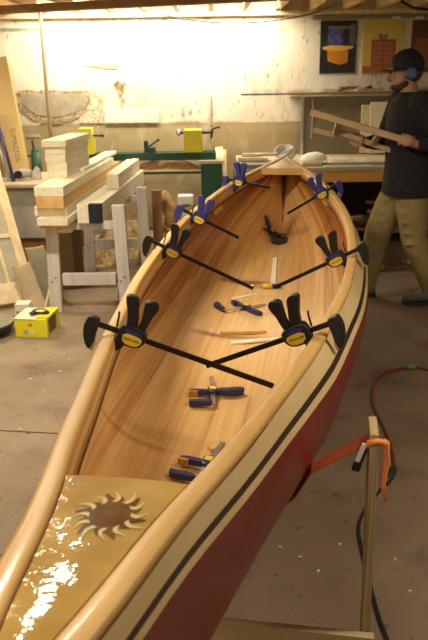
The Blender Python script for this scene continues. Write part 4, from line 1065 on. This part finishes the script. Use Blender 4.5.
# things on the bench
t = thing('tabletop_blank', 'grey flat slab lying on the left corner of the workbench', 'slab', (xb0+0.1, yb0+0.1, zbT))
MB().box((xb0-0.01, yb0-0.01, zbT+0.001), (xb0+0.30, yb0+0.35, zbT+0.035)).build('slab_body', mat('grey_slab', (0.22, 0.22, 0.22), 0.6, (0.30, 0.29, 0.27), 12), t, bevel=0.003)
for i, (a, b, r, lb) in enumerate([((239, 158), (268, 156), 0.022, 'thick round edged pale stick lowest on the grey slab'), ((242, 155), (262, 158), 0.018, 'short pale stick crossing the others on the grey slab'),
                                   ((252, 151), (278, 158), 0.016, 'long pale stick slanting towards the canoe tip on the bench'), ((238, 162), (262, 162), 0.020, 'pale stick lying along the front of the grey slab')]):
    zz_ = zbT+0.036+0.02 + (0.035 if i in (1, 2) else 0)
    pa = AY(*a, 6.42+0.03*i); pb = AY(*b, 6.40+0.03*i); pa.z = zz_; pb.z = zz_
    one(MB().tube([pa, (pa+pb)/2, pb], [r, r*0.95, r*0.8], 8), 'wood_stick', M['pine'], lb, 'stick', 'pale sticks on the left of the workbench')
# white hose/clutter coil: tangled wire tool
p = AY(285, 160, 6.7); p.z = zbT
t = thing('cable_coil', 'tangled white and grey coil of cable on the workbench behind the tip', 'coil', tuple(p))
for k in range(5):
    B = MB(); R_ = 0.085-0.010*k; pts = []
    for q in range(25):
        a_ = 2*PI*q/24; pts.append(p+Vector((R_*math.cos(a_)*1.1, R_*0.5*math.sin(a_), 0.085+R_*0.75*math.sin(a_+0.4*k))))
    B.tube(pts, 0.010, 6, cap=False); B.build('loop', M['white'] if k % 2 else M['grey_box'], t, smooth=True)
# white rounded thing (cover)
p = AY(313, 160, 6.65); p.z = zbT
B = MB(); rings = []
for k, (xx, r_) in enumerate([(-0.12, 0.02), (-0.11, 0.05), (-0.05, 0.075), (0.03, 0.085), (0.09, 0.07), (0.125, 0.04), (0.13, 0.01)]):
    rings.append([p+Vector((xx, r_*1.0*math.cos(a_), 0.002+max(0, r_*math.sin(a_))*1.05+0.0)) for a_ in [2*PI*q/16 for q in range(16)]])
B.loft(rings); one(B, 'white_cover', M['white_cloth'], 'white rounded cover standing on the workbench left of the panel', 'cover', smooth=True)
# dark bits by the canoe tip: yellow handled brush
p = AY(314, 165, 6.3); p.z = zbT
t = thing('brush', 'flat brush with yellowish handle on the front of the workbench', 'brush', tuple(p))
MB().box((p.x-0.10, p.y, zbT+0.002), (p.x+0.07, p.y+0.035, zbT+0.028)).build('handle', mat('olive_wood', (0.46, 0.40, 0.12), 0.5), t, bevel=0.006)
MB().box((p.x+0.071, p.y-0.005, zbT+0.002), (p.x+0.12, p.y+0.04, zbT+0.034)).build('bristle_head', mat('olive_dark', (0.20, 0.22, 0.06), 0.7), t, bevel=0.003)
pa = AY(326, 163, 6.36); pb = AY(398, 163, 6.36)
one(MB().box((pa.x, 6.34, zbT+0.001), (pb.x+0.1, 6.41, zbT+0.022)), 'metal_straightedge', mat('dull_aluminium', (0.42, 0.42, 0.40), 0.45, metal=0.6), 'long dull metal straightedge lying along the workbench front', 'straightedge', bevel=0.002)
one(MB().box((pa.x+0.0, 6.45, zbT+0.001), (pb.x+0.15, 6.9, zbT+0.014)), 'plywood_sheet', M['pine'], 'pale thin sheet lying flat on the workbench behind the straightedge', 'sheet', bevel=0.002)
p = AY(340, 157, 6.6)
one(MB().beam((p.x-0.05, 6.62, zbT+0.024), (p.x+0.07, 6.58, zbT+0.020), 0.06, 0.008), 'paper_pad', M['white_cloth'], 'small white pad of paper on the pale bench sheet', 'paper')
pa = AY(330, 166, 6.26); 
one(MB().box((pa.x-0.06, 6.225, zbT+0.001), (pa.x+0.36, 6.26, zbT+0.012)), 'wood_batten', M['pine_pale'], 'thin pale batten on the very front edge of the workbench', 'batten')
# panel (sliding board) at back with metal edge
pL = AY(302, 97, 7.25); pR = AY(436, 98, 7.25)
t = thing('back_panel', 'large grey green board with metal edge standing on the workbench', 'panel', (pL.x, 7.25, zbT))
MB().box((pL.x+0.02, 7.24, zbT+0.001), (pR.x, 7.27, pL.z)).build('board', M['panel'], t, bevel=0.002)
MB().box((pL.x-0.005, 7.225, zbT+0.001), (pL.x+0.02, 7.275, pL.z+0.005)).build('metal_edge', M['steel'], t)
MB().tube([(pL.x+0.10, 7.235, pL.z-0.02), (pL.x+0.11, 7.23, pL.z-0.12), (pL.x+0.10, 7.235, zbT+0.16)], 0.004, 6).build('cord', M['pine_pale'], t, smooth=True)
for a, b, y_, lb in (((362, 105), (388, 158), 7.20, 'square pale board leaning on the panel behind the held frame'), ((371, 102), (392, 125), 7.16, 'smaller pale board standing in front of the panel by the man')):
    p0_ = AY(*a, y_); p1_ = AY(*b, y_)
    one(MB().box((p0_.x, y_, zbT+0.015), (p1_.x, y_+0.02, p0_.z)), 'pale_board', M['pine'] if y_ > 7.18 else M['pine_pale'], lb, 'board', 'pale boards leaning behind the bench', bevel=0.002)
# shelf ledge with rods and scraps
sz = AY(240, 94.5, 7.3).z
t = thing('wall_shelf', 'narrow dark wall ledge over the grey green panel', 'shelf', (0.9, 7.3, sz))
MB().box((AY(290, 94, 7.3).x, 7.20, sz-0.028), (3.0, 7.398, sz-0.008)).build('shelf_board', M['grey_box'], t, bevel=0.002)
for x in (1.1, 2.2): MB().prism([(x, sz-0.028), (x+0.02, sz-0.028), (x+0.02, sz-0.10), (x, sz-0.10)], 0.03, 0, Matrix.Translation((0, 7.36, 0))).build('bracket', M['dark_metal'], t)
ra = AY(241, 94.5, 7.24); 
one(MB().tube([(ra.x, 7.24, sz), (2.4, 7.24, sz+0.0)], 0.008, 8), 'long_rod', M['dark_metal'], 'long thin dark rod sticking out left along the wall ledge', 'rod')
rb = AY(287, 94.5, 7.21)
one(MB().tube([(rb.x, 7.215, sz+0.004), (2.4, 7.215, sz+0.004)], 0.012, 8), 'long_rod', M['brown_v'], 'thicker brown rod along the front of the wall ledge', 'rod')
for i, (a, b) in enumerate((((338, 93), (349, 87)), ((343, 93), (372, 91)), ((352, 92), (378, 89)), ((356, 90), (368, 85)), ((340, 88), (372, 87)))):
    pa, pb = AY(*a, 7.27+0.02*(i % 3)), AY(*b, 7.29+0.02*(i % 3)); pa.z = max(pa.z, sz+0.018); pb.z = max(pb.z, sz+0.018)
    one(MB().beam(pa, pb, 0.03, 0.022), 'wood_scrap', [M['brown_wood'], M['pine_pale'], M['pine'], M['pine_pale'], M['rubble']][i],
        ['short dark scrap slanting at the left of the ledge pile', 'pale long scrap lowest in the ledge pile', 'curled pale scrap at the right of the ledge pile', 'short pale scrap propped up on the ledge pile', 'dark flat scrap at the back of the ledge pile'][i], 'scrap', 'wood scraps on the wall ledge')
p = AY(396, 89, 7.26); p.z = sz+0.004
t = thing('foil_duct', 'shiny silver round duct piece on the ledge beside the man', 'duct', tuple(p))
B = MB(); B.tube([p+Vector((-0.07, 0, 0.07)), p+Vector((-0.03, 0, 0.075)), p+Vector((0.05, 0, 0.075)), p+Vector((0.12, 0, 0.07))], [0.055, 0.073, 0.073, 0.06], 18); B.build('shell', M['steel'], t, smooth=True)
# posters
def poster(label, l, tp, r, btm, paint):
    a = AY(l, tp, YW-0.012); b = AY(r, btm, YW-0.012)
    t = thing('poster', label, 'poster', ((a.x+b.x)/2, YW-0.01, b.z), group='posters of furniture on the back wall')
    W = b.x-a.x; Hh = a.z-b.z
    def R(nm, x0, z0, x1, z1, m, par, k=1):   # fractions, origin top left
        return MB().box((a.x+W*x0, YW-0.012-0.0016*k, a.z-Hh*z1), (a.x+W*x1, YW-0.0125, a.z-Hh*z0)).build(nm, m, par)
    def Q(nm, pts, m, par, k=1):
        return MB().prism([(a.x+W*x, a.z-Hh*z) for x, z in pts], 0.0016*k, 0, Matrix.Translation((0, YW-0.012-0.0016*k, 0))).build(nm, m, par)
    sh = MB().box((a.x, YW-0.012, b.z), (b.x, YW-0.004, a.z)).build('sheet', paint, t)
    return t, sh, R, Q
def fm(n_, c): return mat(n_, c, 0.35)
t, sh, R, Q = poster('poster of an orange wooden chest in a dark room', 321, 21, 355, 73, fm('poster_dark', (0.020, 0.018, 0.022)))
R('printed_window', .20, .12, .62, .46, mat('print_blue', (0.03, 0.035, 0.16), 0.4, (0.12, 0.14, 0.40), 30), sh)
R('printed_shade', .80, .05, .97, .45, fm('print_grey', (0.12, 0.12, 0.12)), sh); R('printed_pipe', .22, .10, .95, .15, fm('print_pipe', (0.20, 0.19, 0.17)), sh, 2)
Q('printed_chest', [(.20, .55), (.78, .55), (.78, .79), (.56, .84), (.22, .76)], mat('print_orange', (0.75, 0.30, 0.02), 0.4, (0.62, 0.22, 0.01), 9), sh, 2)
Q('printed_chest_top', [(.05, .50), (.28, .46), (.95, .48), (.88, .53), (.56, .57), (.12, .55)], fm('print_yellow', (0.90, 0.52, 0.06)), sh, 3)
t, sh, R, Q = poster('poster of a red brown chest of drawers on yellow', 364.5, 20, 400, 73, mat('poster_yellow', (0.62, 0.47, 0.09), 0.5, (0.74, 0.60, 0.18), 3))
R('printed_floor', 0, .86, 1, 1, fm('print_floor', (0.40, 0.14, 0.03)), sh); R('printed_chest', .22, .36, .84, .86, mat('print_red', (0.36, 0.10, 0.04), 0.4, (0.26, 0.07, 0.03), 14), sh, 2)
for k in range(5):
    for j in range(2): R('printed_drawer', .26+.28*j, .40+.09*k, .51+.28*j, .47+.09*k, fm('print_drawer', (0.44, 0.15, 0.06)), sh, 3)
Q('printed_plant', [(.42, .36), (.36, .28), (.46, .25), (.50, .31), (.60, .24), (.62, .32), (.55, .36)], fm('print_plant', (0.20, 0.22, 0.12)), sh, 2)
t, sh, R, Q = poster('dark brown poster half hidden behind the head of the man', 413, 20, 447, 72, mat('poster_brown', (0.12, 0.045, 0.02), 0.5, (0.18, 0.07, 0.03), 3))
R('printed_chest', .12, .35, .9, .9, fm('print_brown', (0.28, 0.10, 0.04)), sh, 2)

# ================================================================== PERSON
P0 = Vector((1.36, 4.95, 0))
man = thing('person', 'man in black cap, earmuffs, dark sweater and khaki trousers walking with a frame', 'person', tuple(P0))
def V(*a): return Vector(a)
def limb(B, pts, rs, n=14):
    """capsule chain along joints with elliptical tapering"""
    for i in range(len(pts)-1):
        a, b = Vector(pts[i]), Vector(pts[i+1]); k = 6
        B.tube([a.lerp(b, j/k) for j in range(k+1)], [rs[i]+(rs[i+1]-rs[i])*j/k for j in range(k+1)], n)
    for p, r in zip(pts, rs): B.ball(p, r*0.995, n=n)
def ell_rings(B, rows, n=24, mi=0):
    """rows: (center, rx, ry) horizontal ellipses"""
    B.loft([[Vector(c)+Vector((rx*math.copysign(abs(math.cos(a))**0.85, math.cos(a)), ry*math.copysign(abs(math.sin(a))**0.85, math.sin(a)), 0)) for a in [2*PI*k/n for k in range(n)]] for c, rx, ry in rows], mi)
def remesh(o, vox, sm=4, fac=0.6):
    r = o.modifiers.new('remesh', 'REMESH'); r.mode = 'VOXEL'; r.voxel_size = vox; r.use_smooth_shade = True
    if sm:
        s_ = o.modifiers.new('smooth', 'SMOOTH'); s_.iterations = sm; s_.factor = fac
    return o
# joints
shN, shF = V(1.375, 4.765, 1.405), V(1.335, 5.145, 1.405)
elN, elF = V(1.560, 4.700, 1.145), V(1.245, 5.20, 1.13)
wrN, wrF = V(1.350, 4.690, 1.150), V(1.095, 5.115, 1.130)
hN, hF = V(1.275, 4.690, 1.168), V(1.030, 5.100, 1.150)
hipN, hipF = V(1.375, 4.865, 0.86), V(1.365, 5.045, 0.86)
knN, knF = V(1.420, 4.850, 0.485), V(1.215, 5.06, 0.50)
anN, anF = V(1.595, 4.860, 0.11), V(1.145, 5.07, 0.10)
head = V(1.300, 4.955, 1.600)
B = MB()
# head: skull, face, jaw, nose, ear, neck
B.ball(head+V(0.010, 0, 0.025), (0.098, 0.078, 0.105), n=24)
B.ball(head+V(-0.030, 0, -0.035), (0.066, 0.062, 0.082), n=20)
B.ball(head+V(-0.050, 0, -0.082), (0.042, 0.045, 0.034), n=16)
B.tube([head+V(-0.086, 0, 0.012), head+V(-0.102, 0, -0.012), head+V(-0.116, 0, -0.030), head+V(-0.096, 0, -0.042)], [0.009, 0.012, 0.016, 0.014], 10)
for sy in (-1, 1):
    B.ball(head+V(-0.080, sy*0.030, -0.028), (0.018, 0.022, 0.018), n=12)
    B.ball(head+V(-0.092, sy*0.026, 0.022), (0.012, 0.026, 0.008), n=12)
    B.ball(head+V(0.010, sy*0.078, -0.010), (0.018, 0.010, 0.032), n=12)
B.ball(head+V(-0.094, 0, -0.062), (0.010, 0.024, 0.006), n=12); B.ball(head+V(-0.092, 0, -0.074), (0.010, 0.021, 0.007), n=12)
limb(B, [head+V(0.015, 0, -0.05), V(1.345, 4.955, 1.445)], [0.056, 0.066])
ell_rings(B, [((1.345, 4.955, 1.46), .07, .09), ((1.355, 4.955, 1.42), .10, .17), ((1.35, 4.955, 1.30), .12, .17), ((1.365, 4.955, 1.12), .115, .145), ((1.375, 4.955, 0.98), .11, .145), ((1.375, 4.955, 0.86), .12, .165), ((1.37, 4.955, 0.80), .08, .14)])
for S_, E_, W_, Hn in ((shN, elN, wrN, hN), (shF, elF, wrF, hF)):
    limb(B, [S_, E_, W_, W_.lerp(Hn, 0.5)], [0.055, 0.042, 0.028, 0.028])
for Hp, K, A in ((hipN, knN, anN), (hipF, knF, anF)):
    limb(B, [Hp, K, A, A+V(0, 0, -0.05)], [0.085, 0.058, 0.038, 0.036]); limb(B, [A+V(0.0, 0, -0.05), A+V(-0.15, 0, -0.07)], [0.034, 0.026])
# the frame in his hands: bar lines needed for the grips
def fy(px): return 4.70 + (410-px)*0.0026
T0, T1 = AY(311, 112, fy(311)), AY(408, 141, 4.70)
Bq0, Bq1 = AY(313, 130, fy(313)+0.10), AY(335, 135, fy(335)+0.13)
Bq2, Bq3 = AY(336, 131, fy(336)+0.15), AY(396, 152, fy(396)+0.15)
# hands: palm + four fingers curling round the bar + thumb from the side of the palm
def hand(B, W_, c, axis, palm_dir, side):
    """c on bar axis; axis along bar; palm_dir from bar to back of hand"""
    axis = axis.normalized(); pd_ = (palm_dir-axis*palm_dir.dot(axis)).normalized(); q = axis.cross(pd_).normalized()
    if q.z < 0: q = -q
    R_ = 0.030
    # palm pad
    X = Matrix((axis, q, pd_)).transposed().to_4x4()
    B.ball(c+pd_*(R_+0.006)-q*0.006, (0.044, 0.040, 0.015), n=16, mtx=X)
    B.tube([W_, W_.lerp(c+pd_*(R_+0.004), 0.6), c+pd_*(R_+0.006)], [0.027, 0.027, 0.024], 12)
    for k, (o_, ln, r_) in enumerate(((-0.036, 0.92, 0.0080), (-0.012, 1.0, 0.0084), (0.012, 0.95, 0.0081), (0.035, 0.78, 0.0072))):
        pts_ = []
        for a_ in (20, 55, 95, 135, 172*ln):
            a2 = math.radians(a_); rr = R_+(0.004 if a_ < 100 else 0.0)
            pts_.append(c+axis*o_*side+pd_*(math.cos(a2)*rr)+q*(math.sin(a2)*rr))
        B.tube(pts_, [r_*1.1, r_*1.08, r_, r_*0.95, r_*0.8], 8); B.ball(pts_[-1], r_*0.85, n=8); B.ball(pts_[1], r_*1.18, n=8)
    th = [c+pd_*(R_+0.002)-q*0.020-axis*0.026*side, c+pd_*0.018-q*0.036-axis*0.040*side, c-pd_*0.010-q*0.032-axis*0.042*side, c-pd_*0.026-q*0.012-axis*0.036*side]
    B.tube(th, [0.014, 0.012, 0.0105, 0.009], 8); B.ball(th[-1], 0.0092, n=8)
barN = (T1-T0).normalized(); barF = (Bq3-Bq2).normalized()
cN = T1-barN*0.005; cF = Bq2.lerp(Bq3, 0.36)
hand(B, wrN, cN, barN, V(0.25, -1.0, 0.1), 1)
hand(B, wrF, cF, barF, V(0.35, 0.3, -0.9), -1)
body = remesh(B.build('body', M['skin'], man, smooth=True), 0.0034, 3, 0.5)
# sweater
B = MB()
ell_rings(B, [((1.340, 4.955, 1.475), .068, .075), ((1.345, 4.955, 1.455), .085, .115), ((1.352, 4.955, 1.43), .115, .185), ((1.350, 4.955, 1.36), .138, .212), ((1.352, 4.955, 1.25), .150, .205), ((1.362, 4.955, 1.10), .150, .190), ((1.368, 4.955, 0.98), .155, .195), ((1.372, 4.955, 0.86), .168, .216), ((1.374, 4.955, 0.79), .172, .222)])
for S_, E_, W_, k in ((shN, elN, wrN, 0), (shF, elF, wrF, 1)):
    limb(B, [S_, S_.lerp(E_, .5), E_, E_.lerp(W_, 0.55), W_.lerp(E_, 0.10)], [0.088, 0.078, 0.068, 0.055, 0.043])
sw = remesh(B.build('sweater', M['sweater'], man, smooth=True), 0.011, 5, 0.6)
# trousers
B = MB()
ell_rings(B, [((1.372, 4.955, 0.93), .122, .160), ((1.374, 4.955, 0.84), .130, .170), ((1.372, 4.955, 0.76), .120, .165)])
limb(B, [hipN, hipN.lerp(knN, .5), knN, knN.lerp(anN, .45), anN+V(0, 0, -0.01)], [0.110, 0.112, 0.092, 0.084, 0.076])
limb(B, [hipF, hipF.lerp(knF, .5), knF, knF.lerp(anF, .45), anF+V(0, 0, -0.01)], [0.112, 0.118, 0.098, 0.088, 0.078])
for k in range(5):   # folds
    B.ball(hipF.lerp(knF, .15+.2*k)+V(-.085+.01*k, -.05, 0), (0.035, 0.06, 0.014), n=12)
    B.ball(hipN.lerp(knN, .25+.2*k)+V(-.05, -.07, 0), (0.05, 0.03, 0.012), n=12)
tr_ = remesh(B.build('trousers', M['khaki'], man, smooth=True), 0.011, 4, 0.5)
# shoes
for A in (anN, anF):
    zt0 = A.z-0.11
    B = MB()
    rows = [(0.075, 0.030, 0.030, 0.055), (0.055, 0.042, 0.0, 0.11), (0.0, 0.046, 0.0, 0.125), (-0.06, 0.046, 0.0, 0.085), (-0.13, 0.052, 0.0, 0.065), (-0.185, 0.042, 0.0, 0.052), (-0.215, 0.018, 0.005, 0.035)]
    rings = []
    for x, hw, z0_, z1_ in rows:
        rings.append([V(A.x+x, A.y+hw*math.cos(a_), zt0+0.022+max((z1_)*(0.5+0.5*math.sin(a_)), 0)) for a_ in [2*PI*k/16 for k in range(16)]])
    B.loft(rings); shoe = B.build('shoe', M['shoe'], man, smooth=True)
    B = MB(); out = [(0.085, 0.0), (0.078, 0.035), (0.02, 0.046), (-0.05, 0.046), (-0.13, 0.055), (-0.19, 0.044), (-0.222, 0.012), (-0.222, -0.012), (-0.19, -0.044), (-0.13, -0.055), (-0.05, -0.046), (0.02, -0.046), (0.078, -0.035)]
    B.loft([[V(A.x+x, A.y+y, zt0+0.002) for x, y in out], [V(A.x+x, A.y+y, zt0+0.026) for x, y in out]]); B.build('sole', M['dark_metal'], shoe)
    for k in range(4):
        B = MB(); xk = A.x-0.045-0.025*k; B.tube([V(xk, A.y-0.034, zt0+0.075-0.004*k), V(xk-0.006, A.y, zt0+0.118-0.009*k), V(xk, A.y+0.034, zt0+0.075-0.004*k)], 0.0035, 6); B.build('lace', M['white'], shoe, smooth=True)
# cap with brim
B = MB(); hc_ = head+V(0.012, 0, 0.030)
rows = []
for k in range(8):
    a_ = k/7*PI/2; rows.append((hc_+V(0, 0, 0.108*math.sin(a_)+0.010), max(0.110*math.cos(a_), 0.004), max(0.088*math.cos(a_), 0.004)))
rows.insert(0, (hc_+V(0, 0, -0.018), 0.108, 0.086))
ell_rings(B, rows); cp = B.build('cap', M['cap'], man, smooth=True)
B = MB(); out = [(hc_.x-0.085, 0.074), (hc_.x-0.125, 0.066), (hc_.x-0.160, 0.040), (hc_.x-0.172, 0), (hc_.x-0.160, -0.040), (hc_.x-0.125, -0.066), (hc_.x-0.085, -0.074)]
B.loft([[V(x, hc_.y+y, hc_.z-0.010-0.6*abs(y)*0.3-(hc_.x-x)*0.10+0.012) for x, y in out], [V(x, hc_.y+y, hc_.z-0.010-0.6*abs(y)*0.3-(hc_.x-x)*0.10+0.017) for x, y in out]]); B.build('brim', M['cap'], cp)
# earmuffs
em = MB()
for k in range(13):
    pass
pts_ = [head+V(0.018, 0.094*math.cos(a_), 0.02+0.128*math.sin(a_)) for a_ in [PI*k/12 for k in range(13)]]
em.tube(pts_, 0.006, 8); emo = em.build('earmuff_band', M['black'], man, smooth=True)
for sy in (-1, 1):
    B = MB(); B.tube([head+V(0.016, sy*0.072, -0.008), head+V(0.016, sy*0.084, -0.008), head+V(0.016, sy*0.112, -0.008), head+V(0.016, sy*0.118, -0.008)], [0.036, 0.042, 0.038, 0.026], 18); B.build('ear_cup', M['muff'], emo, smooth=False, bevel=0.003)
# beard, hair, glasses, eyes
B = MB(); B.ball(head+V(-0.044, 0, -0.090), (0.050, 0.050, 0.034), n=20); B.ball(head+V(-0.012, 0, -0.072), (0.062, 0.066, 0.040), n=20); B.ball(head+V(-0.100, 0, -0.052), (0.012, 0.030, 0.006), n=14)
remesh(B.build('beard', M['hair'], man, smooth=True), 0.005, 2)
B = MB(); B.ball(head+V(0.035, 0, 0.005), (0.082, 0.083, 0.080), n=20); B.build('hair', M['hair'], man, smooth=True)
for sy in (-1, 1):
    B = MB(); B.ball(head+V(-0.082, sy*0.028, 0.004), 0.011, n=12); ey = B.build('eye', M['white'], man, smooth=True)
    B = MB(); B.ball(head+V(-0.0915, sy*0.028, 0.004), (0.003, 0.005, 0.005), n=10); B.build('iris', M['hair'], ey, smooth=True)
B = MB()
for sy in (-1, 1):
    pts_ = [head+V(-0.104, sy*0.030+0.021*math.cos(a_), 0.002+0.014*math.sin(a_)) for a_ in [2*PI*k/16 for k in range(17)]]
    B.tube(pts_, 0.0018, 6, cap=False); B.tube([head+V(-0.104, sy*0.051, 0.004), head+V(-0.01, sy*0.082, 0.004)], 0.0018, 6)
B.tube([head+V(-0.104, -0.009, 0.004), head+V(-0.107, 0, 0.007), head+V(-0.104, 0.009, 0.004)], 0.0018, 6)
B.build('glasses', M['dark_metal'], man, smooth=True)
# the frame he carries
t = thing('wooden_ladder', 'light brown ladder like wooden frame held in the hands of the man', 'wooden frame', tuple(T0))
WF = wood('frame_wood', (0.46, 0.30, 0.14), (0.56, 0.38, 0.19), 0.6, ALX)
T1e = T1+barN*0.05
MB().beam(T0, T1e, 0.034, 0.042, up=(0, 0, 1)).build('side_rail', WF, t, bevel=0.004)
MB().beam(Bq0, Bq1, 0.030, 0.036).build('front_leg', WF, t, bevel=0.004)
MB().beam(Bq2, Bq3, 0.030, 0.036).build('side_rail', WF, t, bevel=0.004)
c1_, c2_ = T0.lerp(T1, 0.30), T0.lerp(T1, 0.72)
MB().beam(c1_, Bq2.lerp(Bq1, 0.5)-V(0, 0, 0.005), 0.030, 0.040, up=(1, 0, 0)).build('rung', WF, t, bevel=0.004)
MB().beam(c2_, Bq2.lerp(Bq3, 0.62), 0.030, 0.040, up=(1, 0, 0)).build('rung', WF, t, bevel=0.004)
# ceiling lights: tube fixtures over the shop, plus two added fill lamps
for nm, loc, sx_, lb in (('light_over_wall', (-0.55, 7.0, 2.24), 2.4, 'tube light fixture above the back wall'), ('light_left', (-2.1, 5.2, 2.28), 1.2, 'tube light fixture above the lumber stack'),
                     ('fill_right', (1.45, 1.5, 2.3), 1.2, 'added fill light right of the canoe'), ('light_middle', (-0.86, 3.22, 2.30), 0.45, 'tube light fixture above the canoe middle'), ('fill_near', (-1.0, 0.2, 2.3), 1.2, 'added fill light left of the near canoe end')):
    t = thing('ceiling_light', lb, 'light', (loc[0], loc[1], loc[2]), group='tube lights on the ceiling')
    MB().box((loc[0]-sx_/2, loc[1]-0.09, loc[2]+0.012), (loc[0]+sx_/2, loc[1]+0.09, loc[2]+0.05)).build('housing', M['white'], t, bevel=0.004)
    MB().tube([(loc[0]-0.4, loc[1], loc[2]+0.05), (loc[0]-0.4, loc[1], 2.449)], 0.006, 6).build('hanger', M['dark_metal'], t)
